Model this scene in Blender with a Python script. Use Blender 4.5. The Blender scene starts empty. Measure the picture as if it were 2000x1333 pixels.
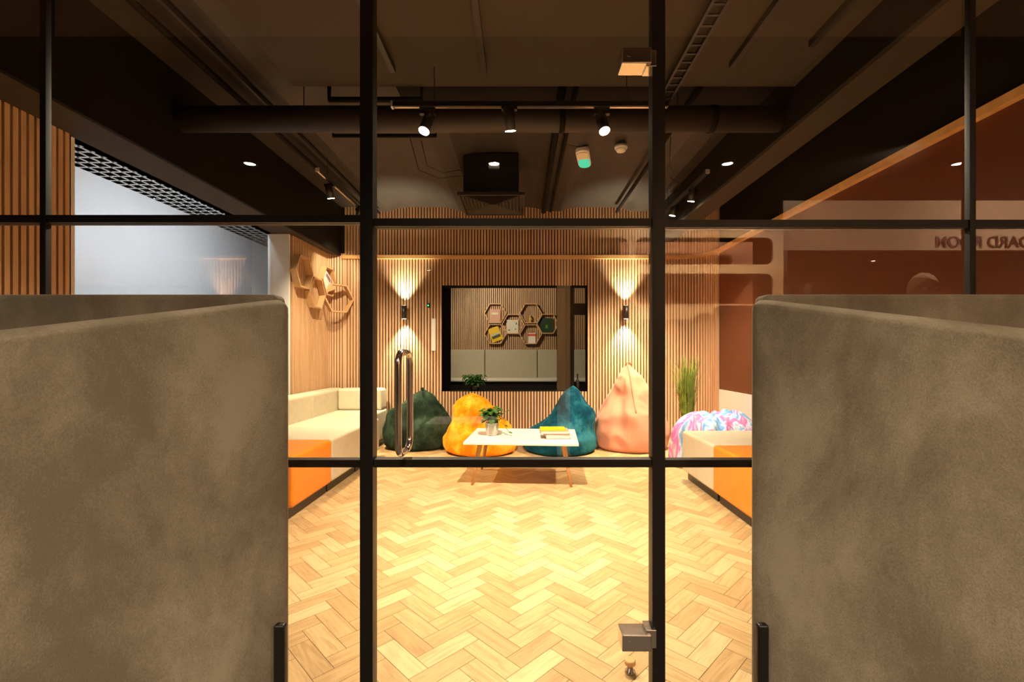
import bpy, bmesh, math, random
from mathutils import Vector, Matrix
R = math.radians
rnd = random.Random(7)
SC = bpy.context.scene
COL = SC.collection

# ------------------------------------------------------------------ camera, world, exposure
cam_d = bpy.data.cameras.new('camera')
cam_d.lens = 16.0; cam_d.sensor_width = 36.0
cam_d.shift_x = -0.009; cam_d.shift_y = 0.0128
cam_d.clip_start = 0.05
cam = bpy.data.objects.new('camera', cam_d); COL.objects.link(cam)
cam.location = (0, 0, 1.2); cam.rotation_euler = (R(90), 0, 0)
SC.camera = cam
vs = SC.view_settings
vs.view_transform = 'Standard'; vs.look = 'None'; vs.gamma = 1.0; vs.exposure = 0.0; vs.use_curve_mapping = False
w = bpy.data.worlds.new('world'); SC.world = w; w.use_nodes = True
w.node_tree.nodes['Background'].inputs[0].default_value = (0.9, 0.65, 0.45, 1)
w.node_tree.nodes['Background'].inputs[1].default_value = 0.03

WARM = (1.0, 0.76, 0.48)
WARM2 = (1.0, 0.80, 0.56)
def spot(name, loc, target, energy, angle=60, blend=0.5, col=WARM, size=0.03):
    d = bpy.data.lights.new(name, 'SPOT'); d.energy = energy; d.color = col
    d.spot_size = R(angle); d.spot_blend = blend; d.shadow_soft_size = size
    o = bpy.data.objects.new(name, d); COL.objects.link(o); o.location = loc
    o.rotation_euler = (Vector(target) - Vector(loc)).to_track_quat('-Z', 'Y').to_euler()
    return o
def area(name, loc, target, energy, sx, sy, col):
    d = bpy.data.lights.new(name, 'AREA'); d.energy = energy; d.color = col
    d.shape = 'RECTANGLE'; d.size = sx; d.size_y = sy
    o = bpy.data.objects.new(name, d); COL.objects.link(o); o.location = loc
    o.rotation_euler = (Vector(target) - Vector(loc)).to_track_quat('-Z', 'Y').to_euler()
    return o
# daylight falling into the space beyond the side opening
area('atrium_daylight', (-3.02, 6.4, 2.84), (-4.6, 6.4, 1.7), 88, 4.0, 0.36, (0.80, 0.86, 1.0))
# room beyond the opening in the back wall
spot('lounge_beyond_light', (-1.0, 7.1, 2.75), (0.1, 9.2, 1.3), 185, 105, 0.8, (1.0, 0.80, 0.52), 0.10)

# room dimensions (metres)
YG = 1.35           # glass partition
YB = 6.35           # back wall
XL, XR = -2.83, 2.6 # side walls
ZC = 3.22           # ceiling
ZT = 2.546          # wooden trim height

# ------------------------------------------------------------------ materials
def new_mat(name):
    m = bpy.data.materials.new(name); m.use_nodes = True
    nt = m.node_tree; b = nt.nodes['Principled BSDF']
    return m, nt, b
def lk(nt, a, b): nt.links.new(a, b)
def coords(nt, scale=(1, 1, 1), kind='Object'):
    tc = nt.nodes.new('ShaderNodeTexCoord'); mp = nt.nodes.new('ShaderNodeMapping')
    mp.inputs['Scale'].default_value = scale
    lk(nt, tc.outputs[kind], mp.inputs['Vector']); return mp.outputs[0]
def noise(nt, vec, scale, detail=4, rough=0.5, dist=0.0):
    n = nt.nodes.new('ShaderNodeTexNoise'); n.inputs['Scale'].default_value = scale
    n.inputs['Detail'].default_value = detail; n.inputs['Roughness'].default_value = rough
    n.inputs['Distortion'].default_value = dist
    lk(nt, vec, n.inputs['Vector']); return n.outputs[0]
def ramp(nt, fac, stops):
    r = nt.nodes.new('ShaderNodeValToRGB'); e = r.color_ramp.elements
    while len(e) < len(stops): e.new(0.5)
    for i, (p, c) in enumerate(stops):
        e[i].position = p; e[i].color = (*c, 1)
    lk(nt, fac, r.inputs[0]); return r.outputs[0]
def bump(nt, b, h, strength=0.3, dist=0.01):
    n = nt.nodes.new('ShaderNodeBump'); n.inputs['Strength'].default_value = strength
    n.inputs['Distance'].default_value = dist
    lk(nt, h, n.inputs['Height']); lk(nt, n.outputs[0], b.inputs['Normal'])
def plain(name, col, rough=0.5, metal=0.0, var=0.12, nscale=8, bmp=0.0, spec=None, sheen=0.0):
    m, nt, b = new_mat(name)
    v = coords(nt)
    n = noise(nt, v, nscale)
    c0 = tuple(max(0, x * (1 - var)) for x in col); c1 = tuple(min(1, x * (1 + var)) for x in col)
    lk(nt, ramp(nt, n, [(0.3, c0), (0.7, c1)]), b.inputs['Base Color'])
    b.inputs['Roughness'].default_value = rough; b.inputs['Metallic'].default_value = metal
    if spec is not None: b.inputs['Specular IOR Level'].default_value = spec
    if sheen:
        b.inputs['Sheen Weight'].default_value = sheen; b.inputs['Sheen Roughness'].default_value = 0.4
    if bmp: bump(nt, b, noise(nt, v, nscale * 12), bmp, 0.003)
    return m
def emit(name, col, strength):
    m, nt, b = new_mat(name)
    b.inputs['Base Color'].default_value = (0.1, 0.1, 0.1, 1)
    b.inputs['Emission Color'].default_value = (*col, 1); b.inputs['Emission Strength'].default_value = strength
    return m
def wood(name, ca, cb, axis='Z', rough=0.5, s=14):
    m, nt, b = new_mat(name)
    sc = {'Z': (s, s, s * .07), 'X': (s * .07, s, s), 'Y': (s, s * .07, s)}[axis]
    v = coords(nt, sc)
    n = noise(nt, v, 1.0, 5, 0.6, 0.6)
    lk(nt, ramp(nt, n, [(0.3, ca), (0.7, cb)]), b.inputs['Base Color'])
    b.inputs['Roughness'].default_value = rough
    bump(nt, b, n, 0.08, 0.002)
    return m
def glass_mat():
    m = bpy.data.materials.new('clear_glass'); m.use_nodes = True
    nt = m.node_tree; nt.nodes.clear()
    out = nt.nodes.new('ShaderNodeOutputMaterial')
    tr = nt.nodes.new('ShaderNodeBsdfTransparent'); tr.inputs[0].default_value = (0.965, 0.975, 0.965, 1)
    gl = nt.nodes.new('ShaderNodeBsdfGlossy'); gl.inputs['Roughness'].default_value = 0.0
    fr = nt.nodes.new('ShaderNodeFresnel'); fr.inputs['IOR'].default_value = 1.5
    geo = nt.nodes.new('ShaderNodeNewGeometry')
    inv = nt.nodes.new('ShaderNodeMath'); inv.operation = 'SUBTRACT'; inv.inputs[0].default_value = 1.0
    lk(nt, geo.outputs['Backfacing'], inv.inputs[1])
    mul = nt.nodes.new('ShaderNodeMath'); mul.operation = 'MULTIPLY'
    lk(nt, fr.outputs[0], mul.inputs[0]); lk(nt, inv.outputs[0], mul.inputs[1])
    dbl = nt.nodes.new('ShaderNodeMath'); dbl.operation = 'MULTIPLY'; dbl.inputs[1].default_value = 1.9
    dbl.use_clamp = True
    lk(nt, mul.outputs[0], dbl.inputs[0])
    mx = nt.nodes.new('ShaderNodeMixShader')
    lk(nt, dbl.outputs[0], mx.inputs[0]); lk(nt, tr.outputs[0], mx.inputs[1]); lk(nt, gl.outputs[0], mx.inputs[2])
    lk(nt, mx.outputs[0], out.inputs[0])
    return m
def velvet_mat(name, c_dark, c_mid, c_light, scale=1.6, fine=260, stretch=(1, 1, 0.6)):
    m, nt, b = new_mat(name)
    v = coords(nt, stretch)
    big = noise(nt, v, scale, 6, 0.66, 0.25)
    small = noise(nt, coords(nt, (1, 1, 0.7)), fine, 2, 0.6)
    mix = nt.nodes.new('ShaderNodeMath'); mix.operation = 'MULTIPLY_ADD'
    mix.inputs[1].default_value = 0.26
    lk(nt, small, mix.inputs[0]); lk(nt, big, mix.inputs[2])
    lk(nt, ramp(nt, mix.outputs[0], [(0.52, c_dark), (0.63, c_mid), (0.74, c_light)]), b.inputs['Base Color'])
    b.inputs['Roughness'].default_value = 0.95
    b.inputs['Specular IOR Level'].default_value = 0.1
    b.inputs['Sheen Weight'].default_value = 0.45; b.inputs['Sheen Roughness'].default_value = 0.45
    b.inputs['Sheen Tint'].default_value = (*c_light, 1)
    bump(nt, b, small, 0.35, 0.002)
    return m

M = {}
M['glass'] = glass_mat()
M['frame'] = plain('black_steel', (0.008, 0.006, 0.005), 0.42, 0.0, 0.1, 8, 0, 0.35)
M['chrome'] = plain('brushed_steel', (0.62, 0.56, 0.50), 0.2, 1.0, 0.03)
M['slat'] = wood('oak_slat', (0.52, 0.315, 0.18), (0.72, 0.475, 0.29), 'Z', 0.5, 20)
M['felt'] = plain('dark_felt', (0.022, 0.011, 0.006), 0.95, 0, 0.2, 40)
M['trimwood'] = wood('oak_trim', (0.66, 0.37, 0.14), (0.82, 0.50, 0.21), 'X', 0.45, 12)
M['plywood'] = wood('birch_ply', (0.58, 0.36, 0.18), (0.70, 0.45, 0.24), 'X', 0.4, 8)
M['rust'] = plain('rust_paint', (0.128, 0.030, 0.0045), 0.55, 0, 0.06, 3)
M['black_paint'] = plain('black_paint', (0.006, 0.004, 0.003), 0.8, 0, 0.15, 3, 0, 0.2)
M['brown_paint'] = plain('dark_brown_paint', (0.040, 0.028, 0.014), 0.75, 0, 0.1, 2, 0.1)
M['ceilpaint'] = plain('dark_ceiling_paint', (0.036, 0.026, 0.020), 0.6, 0, 0.18, 5, 0.1)
M['white_paint'] = plain('white_paint', (0.80, 0.78, 0.75), 0.5, 0, 0.03, 2)
M['white_lam'] = plain('white_laminate', (0.86, 0.83, 0.77), 0.3, 0, 0.02, 3)
M['cream'] = plain('cream_leather', (0.62, 0.57, 0.44), 0.42, 0, 0.05, 14, 0.12)
M['orange_l'] = plain('orange_leather', (0.85, 0.255, 0.014), 0.38, 0, 0.05, 14, 0.12)
M['blackplastic'] = plain('black_plastic', (0.015, 0.013, 0.012), 0.4)
M['postwood'] = wood('brown_timber', (0.15, 0.085, 0.035), (0.21, 0.125, 0.055), 'Z', 0.6, 14)
M['postdark'] = wood('dark_timber', (0.07, 0.042, 0.015), (0.10, 0.06, 0.024), 'Z', 0.6, 14)
M['legwood'] = wood('ash_leg', (0.58, 0.31, 0.11), (0.72, 0.42, 0.18), 'Z', 0.4, 30)
M['grey_up'] = plain('grey_upholstery', (0.52, 0.47, 0.375), 0.85, 0, 0.06, 30)
M['lamp_face'] = emit('lamp_face', (1.0, 0.80, 0.52), 60)
M['lamp_soft'] = emit('sconce_lens', (1.0, 0.82, 0.5), 12)
M['down_face'] = emit('downlight_face', (1.0, 0.78, 0.55), 160)
M['green_led'] = emit('green_led', (0.02, 1.0, 0.35), 3)
M['green_glow'] = emit('exit_green', (0.0, 0.75, 0.42), 0.9)
M['pot'] = plain('ribbed_white_ceramic', (0.72, 0.66, 0.58), 0.6, 0, 0.08, 20)
M['darkpot'] = plain('dark_pot', (0.05, 0.045, 0.04), 0.5)
M['soil'] = plain('soil', (0.04, 0.025, 0.015), 0.95)
M['leaf'] = plain('green_leaf', (0.05, 0.15, 0.025), 0.4, 0, 0.5, 18)
M['leaf_dark'] = plain('dark_leaf', (0.02, 0.08, 0.012), 0.4, 0, 0.5, 18)
M['blade'] = plain('grass_blade', (0.20, 0.30, 0.035), 0.5, 0, 0.5, 12)
M['pages'] = plain('book_pages', (0.80, 0.72, 0.58), 0.8, 0, 0.05, 60)
for k, c in dict(yellow=(0.85, 0.55, 0.01), crimson=(0.38, 0.03, 0.03), pinkish=(0.66, 0.36, 0.27), offwhite=(0.72, 0.68, 0.6),
                 darkgreen=(0.02, 0.05, 0.025), redcov=(0.75, 0.12, 0.10), plum=(0.25, 0.14, 0.24), paper=(0.85, 0.82, 0.78),
                 hill=(0.06, 0.07, 0.03), mist=(0.6, 0.58, 0.45), leafgreen=(0.08, 0.25, 0.05), amber=(0.62, 0.38, 0.06)).items():
    M[k] = plain('cover_' + k, c, 0.45, 0, 0.05, 20)
M['greytable'] = plain('grey_laminate', (0.55, 0.53, 0.50), 0.5, 0, 0.03)
M['carpet'] = plain('corridor_carpet', (0.07, 0.06, 0.055), 0.95, 0, 0.3, 60)
M['plaster'] = plain('tan_plaster', (0.36, 0.25, 0.17), 0.8, 0, 0.05)
M['skin'] = plain('skin', (0.62, 0.34, 0.23), 0.5, 0, 0.05)
M['hair'] = plain('blond_hair', (0.62, 0.42, 0.22), 0.6, 0, 0.3, 40)
M['shirt'] = plain('dark_shirt', (0.05, 0.05, 0.06), 0.8)
M['trousers'] = plain('grey_trousers', (0.10, 0.10, 0.11), 0.85)
M['shoe'] = plain('black_shoe', (0.02, 0.02, 0.02), 0.4)
M['warmpanel'] = plain('terracotta_panel', (0.52, 0.20, 0.07), 0.5, 0, 0.05)
M['letter'] = plain('brown_letter', (0.03, 0.01, 0.005), 0.6)
M['velvet'] = velvet_mat('grey_velvet', (0.172, 0.140, 0.102), (0.238, 0.201, 0.148), (0.32, 0.278, 0.212), 3.0, 330)
M['v_green'] = velvet_mat('green_velvet', (0.008, 0.017, 0.010), (0.016, 0.032, 0.020), (0.04, 0.066, 0.042), 5, 120)
M['v_orange'] = velvet_mat('orange_velvet', (0.72, 0.19, 0.004), (0.90, 0.31, 0.006), (0.98, 0.48, 0.05), 5, 120)
M['v_blue'] = velvet_mat('teal_velvet', (0.002, 0.032, 0.060), (0.005, 0.070, 0.115), (0.025, 0.15, 0.20), 4, 120)
M['f_pink'] = plain('pink_cotton', (0.68, 0.275, 0.175), 0.9, 0, 0.06, 5, 0.05, sheen=0.2)
M['f_pink_d'] = plain('pink_cotton_back', (0.60, 0.23, 0.15), 0.9, 0, 0.06, 5, 0.05)

def floor_mat():
    m, nt, b = new_mat('light_oak_herringbone')
    uv = coords(nt, (1, 1, 1), 'UV')
    mp = nt.nodes.new('ShaderNodeMapping'); mp.inputs['Scale'].default_value = (3.0, 34, 1); lk(nt, uv, mp.inputs['Vector'])
    g = noise(nt, mp.outputs[0], 1.0, 6, 0.62, 1.6)
    at = nt.nodes.new('ShaderNodeAttribute'); at.attribute_name = 'rnd'
    tone = ramp(nt, at.outputs['Fac'], [(0.0, (0.50, 0.325, 0.15)), (0.5, (0.60, 0.41, 0.20)), (1.0, (0.69, 0.50, 0.27))])
    grain = ramp(nt, g, [(0.32, (0.72, 0.68, 0.62)), (0.55, (1, 1, 1)), (1.0, (1.0, 1.0, 1.0))])
    mx = nt.nodes.new('ShaderNodeMix'); mx.data_type = 'RGBA'; mx.blend_type = 'MULTIPLY'; mx.inputs[0].default_value = 0.9
    lk(nt, tone, mx.inputs[6]); lk(nt, grain, mx.inputs[7])
    lk(nt, mx.outputs[2], b.inputs['Base Color'])
    b.inputs['Roughness'].default_value = 0.42
    b.inputs['Specular IOR Level'].default_value = 0.35
    return m
M['floor'] = floor_mat()

def tiedye():
    m, nt, b = new_mat('pink_blue_marbled_cloth')
    v = coords(nt, (1, 1, 1))
    wv = noise(nt, coords(nt, (5.0, 5.0, 1.6)), 1.3, 4, 0.6, 0.9)
    c = ramp(nt, wv, [(0.34, (0.08, 0.26, 0.78)), (0.43, (0.25, 0.52, 0.92)), (0.475, (0.88, 0.88, 0.97)), (0.50, (0.55, 0.45, 0.88)),
                      (0.55, (0.70, 0.14, 0.58)), (0.61, (0.80, 0.24, 0.50)), (0.68, (0.88, 0.84, 0.95))])
    lk(nt, c, b.inputs['Base Color']); b.inputs['Roughness'].default_value = 0.6
    bump(nt, b, wv, 0.4, 0.02)
    return m
M['tiedye'] = tiedye()

# ------------------------------------------------------------------ mesh helpers
class MB:
    """collects shapes and links them as one mesh object"""
    def __init__(s): s.bm = bmesh.new()
    def box(s, x0, x1, y0, y1, z0, z1, mi=0, mat=None):
        vs_ = [s.bm.verts.new((x, y, z)) for x in (x0, x1) for y in (y0, y1) for z in (z0, z1)]
        if mat is not None:
            for v in vs_: v.co = mat @ v.co
        for f in ((0, 1, 3, 2), (4, 6, 7, 5), (0, 4, 5, 1), (2, 3, 7, 6), (0, 2, 6, 4), (1, 5, 7, 3)):
            fc = s.bm.faces.new([vs_[i] for i in f]); fc.material_index = mi
        return vs_
    def prism(s, pts, vec, mi=0):
        """closed polygon pts (3D, planar) extruded by vec"""
        vec = Vector(vec)
        a = [s.bm.verts.new(Vector(p)) for p in pts]; b = [s.bm.verts.new(Vector(p) + vec) for p in pts]
        n = len(pts)
        fs = [s.bm.faces.new(a[::-1]), s.bm.faces.new(b)]
        for i in range(n):
            fs.append(s.bm.faces.new((a[i], a[(i + 1) % n], b[(i + 1) % n], b[i])))
        for f in fs: f.material_index = mi
        return a, b
    def tube(s, path, r, seg=10, mi=0, caps=True, closed=False):
        path = [Vector(p) for p in path]; rings = []; n = len(path)
        rr = r if hasattr(r, '__len__') else [r] * n
        up = None
        for i, p in enumerate(path):
            if closed: t = (path[(i + 1) % n] - path[i - 1])
            else: t = (path[min(i + 1, n - 1)] - path[max(i - 1, 0)])
            t.normalize()
            if up is None:
                up = Vector((0, 0, 1)) if abs(t.z) < 0.9 else Vector((1, 0, 0))
            x = t.cross(up)
            if x.length < 1e-4: x = t.orthogonal()
            x.normalize(); y = x.cross(t).normalized(); up = y
            rings.append([s.bm.verts.new(p + (x * math.cos(a) + y * math.sin(a)) * rr[i]) for a in [2 * math.pi * k / seg for k in range(seg)]])
        m_ = n if closed else n - 1
        for i in range(m_):
            A, B = rings[i], rings[(i + 1) % n]
            for k in range(seg):
                f = s.bm.faces.new((A[k], A[(k + 1) % seg], B[(k + 1) % seg], B[k])); f.material_index = mi; f.smooth = True
        if caps and not closed:
            s.bm.faces.new(rings[0][::-1]).material_index = mi; s.bm.faces.new(rings[-1]).material_index = mi
    def lathe(s, prof, c=(0, 0, 0), seg=24, mi=0, mat=None):
        rings = []
        for (r, z) in prof:
            rings.append([s.bm.verts.new((c[0] + max(r, 1e-4) * math.cos(2 * math.pi * k / seg), c[1] + max(r, 1e-4) * math.sin(2 * math.pi * k / seg), c[2] + z)) for k in range(seg)])
        if mat is not None:
            for rg in rings:
                for v in rg: v.co = mat @ v.co
        for A, B in zip(rings, rings[1:]):
            for k in range(seg):
                f = s.bm.faces.new((A[k], A[(k + 1) % seg], B[(k + 1) % seg], B[k])); f.smooth = True; f.material_index = mi
        s.bm.faces.new(rings[0][::-1]).material_index = mi; s.bm.faces.new(rings[-1]).material_index = mi
    def grid(s, fn, nu, nv, mi=0, wrap_u=False):
        V = [[s.bm.verts.new(fn(i / (nu if wrap_u else nu - 1), j / (nv - 1))) for i in range(nu)] for j in range(nv)]
        for j in range(nv - 1):
            for i in range(nu if wrap_u else nu - 1):
                f = s.bm.faces.new((V[j][i], V[j][(i + 1) % nu], V[j + 1][(i + 1) % nu], V[j + 1][i])); f.smooth = True; f.material_index = mi
        return V
    def build(s, name, mats, parent=None, loc=None, rot=None, bevel=0, seg=2, smooth=False, recalc=True):
        if recalc: bmesh.ops.recalc_face_normals(s.bm, faces=s.bm.faces)
        me = bpy.data.meshes.new(name); s.bm.to_mesh(me); s.bm.free()
        if not isinstance(mats, (list, tuple)): mats = [mats]
        for m in mats: me.materials.append(M[m] if isinstance(m, str) else m)
        o = bpy.data.objects.new(name, me); COL.objects.link(o)
        if parent is not None: o.parent = parent
        if loc is not None: o.location = loc
        if rot is not None: o.rotation_euler = rot
        if bevel:
            md = o.modifiers.new('bevel', 'BEVEL'); md.width = bevel; md.segments = seg; md.limit_method = 'ANGLE'; md.angle_limit = R(40)
            smooth = True
        if smooth:
            for p in me.polygons: p.use_smooth = True
            if bevel:
                o.modifiers.new('wn', 'WEIGHTED_NORMAL')
        return o

def tag(o, label=None, cat=None, group=None, kind=None):
    if label: o['label'] = label
    if cat: o['category'] = cat
    if group: o['group'] = group
    if kind: o['kind'] = kind
    return o
def empty(name, loc=(0, 0, 0), rz=0):
    o = bpy.data.objects.new(name, None); COL.objects.link(o); o.location = loc; o.rotation_euler = (0, 0, rz)
    o.empty_display_size = 0.1; return o
def copy_tree(o, parent=None):
    c = o.copy(); COL.objects.link(c); c.parent = parent
    for ch in [x for x in bpy.data.objects if x.parent is o]:
        if ch is not c: copy_tree(ch, c)
    return c

# ------------------------------------------------------------------ floor
def herringbone(x0, x1, y0, y1, w_, n):
    bm = bmesh.new(); uvl = bm.loops.layers.uv.new('UVMap'); rl = bm.faces.layers.float.new('rnd')
    ca, sa = math.cos(R(45)), math.sin(R(45)); g = 0.0009
    ext = int(10 / w_)
    def to(u, v): return (ca * u - sa * v, sa * u + ca * v + y0)
    def add(u0, u1, v0, v1, along_u):
        cx, cy = to((u0 + u1) / 2, (v0 + v1) / 2)
        if not (x0 - .3 < cx < x1 + .3 and y0 - .3 < cy < y1 + .3): return
        c = [(u0 + g, v0 + g), (u1 - g, v0 + g), (u1 - g, v1 - g), (u0 + g, v1 - g)]
        vv = []
        for (u, v) in c:
            X, Y = to(u, v); vv.append(bm.verts.new((min(max(X, x0), x1), min(max(Y, y0), y1), 0.0)))
        f = bm.faces.new(vv)
        if f.calc_area() < 1e-5: bm.faces.remove(f); return
        f[rl] = rnd.random(); o1, o2 = rnd.uniform(0, 50), rnd.uniform(0, 50)
        for l, (u, v) in zip(f.loops, c):
            l[uvl].uv = ((u - u0 + o1, v - v0 + o2) if along_u else (v - v0 + o1, u - u0 + o2))
    for yy in range(-ext, ext):
        for k in range(-ext // (2 * n) - 1, ext // (2 * n) + 1):
            xs = 2 * n * k + (yy % (2 * n))
            add(xs * w_, (xs + n) * w_, yy * w_, (yy + 1) * w_, True)
    for xx in range(-ext, ext):
        for k in range(-ext // (2 * n) - 1, ext // (2 * n) + 1):
            ys = 2 * n * k + ((xx + 1) % (2 * n))
            add(xx * w_, (xx + 1) * w_, ys * w_, (ys + n) * w_, False)
    me = bpy.data.meshes.new('floor'); bm.to_mesh(me); bm.free()
    me.materials.append(M['floor'])
    o = bpy.data.objects.new('floor', me); COL.objects.link(o); return o
fl = herringbone(XL, XR, YG + 0.03, YB, 0.084, 3); tag(fl, kind='structure')
b = MB(); b.box(XL - .2, XR + .2, YG + 0.03, YB + .2, -0.06, -0.002); tag(b.build('floor_base', M['soil']), kind='structure')
b = MB(); b.box(-8, 9, -8, YG + 0.03, -0.06, 0.0); tag(b.build('floor_corridor', M['carpet']), kind='structure')
b = MB(); b.box(-4, 4, YB + .2, 9.6, -0.06, 0.0); tag(b.build('floor_lounge', M['carpet']), kind='structure')

# ------------------------------------------------------------------ slatted walls
PITCH, SW, SD = 0.0412, 0.0270, 0.026
def slat_at(b, p, t, z0, z1):
    """p = 2D point on felt face, t = unit tangent; inward normal is to the right side of travel"""
    nx, ny = t[1], -t[0]
    h = SW / 2
    q = [(p[0] - t[0] * h, p[1] - t[1] * h), (p[0] + t[0] * h, p[1] + t[1] * h)]
    pts = [(q[0][0], q[0][1], z0), (q[1][0], q[1][1], z0), (q[1][0] + nx * SD, q[1][1] + ny * SD, z0), (q[0][0] + nx * SD, q[0][1] + ny * SD, z0)]
    b.prism(pts, (0, 0, z1 - z0))
def path_pts(segs):
    out = []; carry = PITCH / 2
    for s_ in segs:
        if s_[0] == 'L':
            (x0, y0), (x1, y1) = s_[1], s_[2]; L = math.hypot(x1 - x0, y1 - y0); t = ((x1 - x0) / L, (y1 - y0) / L)
            d = carry
            while d < L: out.append(((x0 + t[0] * d, y0 + t[1] * d), t)); d += PITCH
            carry = d - L
        else:
            _, c, r, a0, a1 = s_; L = r * abs(a1 - a0); sg = 1 if a1 > a0 else -1; d = carry
            while d < L:
                a = a0 + sg * d / r
                out.append(((c[0] + r * math.cos(a), c[1] + r * math.sin(a)), (-math.sin(a) * sg, math.cos(a) * sg))); d += PITCH
            carry = d - L
    return out
RC = 0.20; XF = -2.66
OX0, OX1, OZ0, OZ1 = -1.107, 0.929, 0.679, 2.157      # opening in the back wall
# left wall: near slats, far slats with the rounded corner, back wall, right rounded corner
bl = MB()
for p, t in path_pts([('L', (XL, YG), (XL, 2.83))]): slat_at(bl, p, t, 0, 2.57)
bl.box(XL - 0.06, XL, YG, 2.86, 0, 3.3, 1)
for p, t in path_pts([('L', (XF, 5.24), (XF, YB - RC)), ('A', (XF + RC, YB - RC), RC, math.pi, math.pi / 2)]): slat_at(bl, p, t, 0, 2.6)
bl.box(XL - 0.06, XF, 5.22, YB - RC, 0, 3.3, 1)
bl.box(XL - 0.06, XL, 2.84, 5.24, 2.57, 3.3, 1)
bl.box(XL - 0.06, XL, 2.84, 5.24, 0, 0.40, 1)
pts = [(XF + RC + RC * math.cos(a), YB - RC + RC * math.sin(a), 0) for a in [math.pi - math.pi / 2 * k / 10 for k in range(11)]] + [(XF + RC, YB + .05, 0), (XL - .05, YB + .05, 0), (XL - .05, YB - RC, 0)]
bl.prism(pts, (0, 0, 3.3), 1)
tag(bl.build('wall_left', ['slat', 'felt']), kind='structure')
bb = MB()
RR = 0.40
for p, t in path_pts([('L', (XF + RC, YB), (XR - RR, YB))]):
    if OX0 < p[0] < OX1:
        slat_at(bb, p, t, 0, OZ0); slat_at(bb, p, t, OZ1, 3.3)
    else: slat_at(bb, p, t, 0, 3.3)
bb.box(XF + RC, OX0, YB, YB + .08, 0, 3.4, 1); bb.box(OX1, XR - RR, YB, YB + .08, 0, 3.4, 1)
bb.box(OX0, OX1, YB, YB + .08, 0, OZ0, 1); bb.box(OX0, OX1, YB, YB + .08, OZ1, 3.4, 1)
tag(bb.build('wall_back', ['slat', 'felt']), kind='structure')
br = MB()
for p, t in path_pts([('A', (XR - RR, YB - RR), RR, math.pi / 2, 0)]): slat_at(br, p, t, 0, 3.3)
pts = [(XR - RR + RR * math.cos(a), YB - RR + RR * math.sin(a), 0) for a in [math.pi / 2 - math.pi / 2 * k / 10 for k in range(11)]] + [(XR + .05, YB - RR, 0), (XR + .05, YB + .05, 0), (XR - RR, YB + .05, 0)]
br.prism(pts, (0, 0, 3.4), 1)
# painted part of that wall
br.box(XR, XR + .06, YG, YB - RR, 0.74, ZT, 2)
br.box(XR, XR + .06, YG, YB - RR, ZT, 3.4, 3)
br.box(XR - .015, XR + .06, YG, YB - RR, 0.0, 0.74, 4)
tag(br.build('wall_right', ['slat', 'felt', 'rust', 'black_paint', 'white_paint']), kind='structure')

# wooden trim running round the room
tr = MB()
def trim_path():
    P = [(XL + RC - .04 + .3, YB, 0, 1)]
    P.append((XR - RR, YB, 0, 1))
    for k in range(1, 13):
        a = math.pi / 2 - math.pi / 2 * k / 12
        P.append((XR - RR + RR * math.cos(a), YB - RR + RR * math.sin(a), 0, 0))
    P.append((XR, YG + .05, 0, 0)); return P
inner = []; outer = []
D = 0.05
for k, (x, y, _, __) in enumerate(trim_path()):
    if k <= 1: n = (0, -1)
    elif k >= 13: n = (-1, 0)
    else:
        a = math.pi / 2 - math.pi / 2 * (k - 1) / 12; n = (-math.cos(a), -math.sin(a))
    outer.append((x, y)); inner.append((x + n[0] * D, y + n[1] * D))
inner[0] = (XF + RC - .02, YB - D); outer[0] = (XF + RC - .02, YB)
for i in range(len(inner) - 1):
    q = [inner[i], inner[i + 1], outer[i + 1], outer[i]]
    tr.prism([(x, y, ZT - .022) for x, y in q], (0, 0, 0.05))
bmesh.ops.remove_doubles(tr.bm, verts=tr.bm.verts, dist=1e-5)
tag(tr.build('trim_1', 'trimwood'), kind='structure')

# ------------------------------------------------------------------ ceiling
def vault(x0, x1, y0, y1, zs, rise, n=10):
    b_ = MB(); k = 0; X = x0
    return b_
cb = MB()
RIBS = [-3.12, -1.94, -0.75, 0.44, 1.63, 2.82]
for i in range(len(RIBS) - 1):
    a, c = RIBS[i], RIBS[i + 1]; prof = []
    rw = 0.10
    N = 12
    for k in range(N + 1):
        u = k / N; prof.append((a + rw + (c - a - 2 * rw) * u, 3.185 + 0.06 * (1 - (2 * u - 1) ** 4)))
    prof = [(a, 3.185)] + prof + [(c, 3.185)]
    for (xa, za), (xb, zb) in zip(prof, prof[1:]):
        xa, xb = max(xa, XL - .1), min(xb, XR + .1)
        if xb <= xa: continue
        v = [cb.bm.verts.new(q) for q in ((xa, YG, za), (xb, YG, zb), (xb, YB + .1, zb), (xa, YB + .1, za))]
        f = cb.bm.faces.new(v); f.smooth = True
cb.box(XL - .1, XR + .1, YG, YB + .1, 3.40, 3.46)
tag(cb.build('ceiling', 'ceilpaint', recalc=False), kind='structure')
b = MB(); b.box(-1.58, 2.15, YG + .02, 3.16, 3.06, 3.3); tag(b.build('ceiling_slab', 'brown_paint'), kind='structure')
b = MB(); b.box(-.92, 1.88, 3.165, 3.72, 3.165, 3.3); tag(b.build('ceiling_shade_panel', 'black_paint'), kind='structure')  # flat black panel under the vaults, painted-in shade of a deeper recess
# left bulkhead with its soffit
b = MB()
b.box(XL - .06, -2.53, YG, YB - .02, 2.57, 2.60, 0); b.box(-2.53, -2.50, YG, YB - .02, 2.57, 3.3, 1)
tag(b.build('beam_bulkhead', ['brown_paint', 'black_paint']), kind='structure')
b = MB(); b.box(1.90, 2.12, YG, YB - .03, 2.771, 2.80, 0); b.box(1.90, 2.12, YG, YB - .03, 2.80, 3.3, 1)
tag(b.build('beam_box', ['brown_paint', 'black_paint']), kind='structure')
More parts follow.
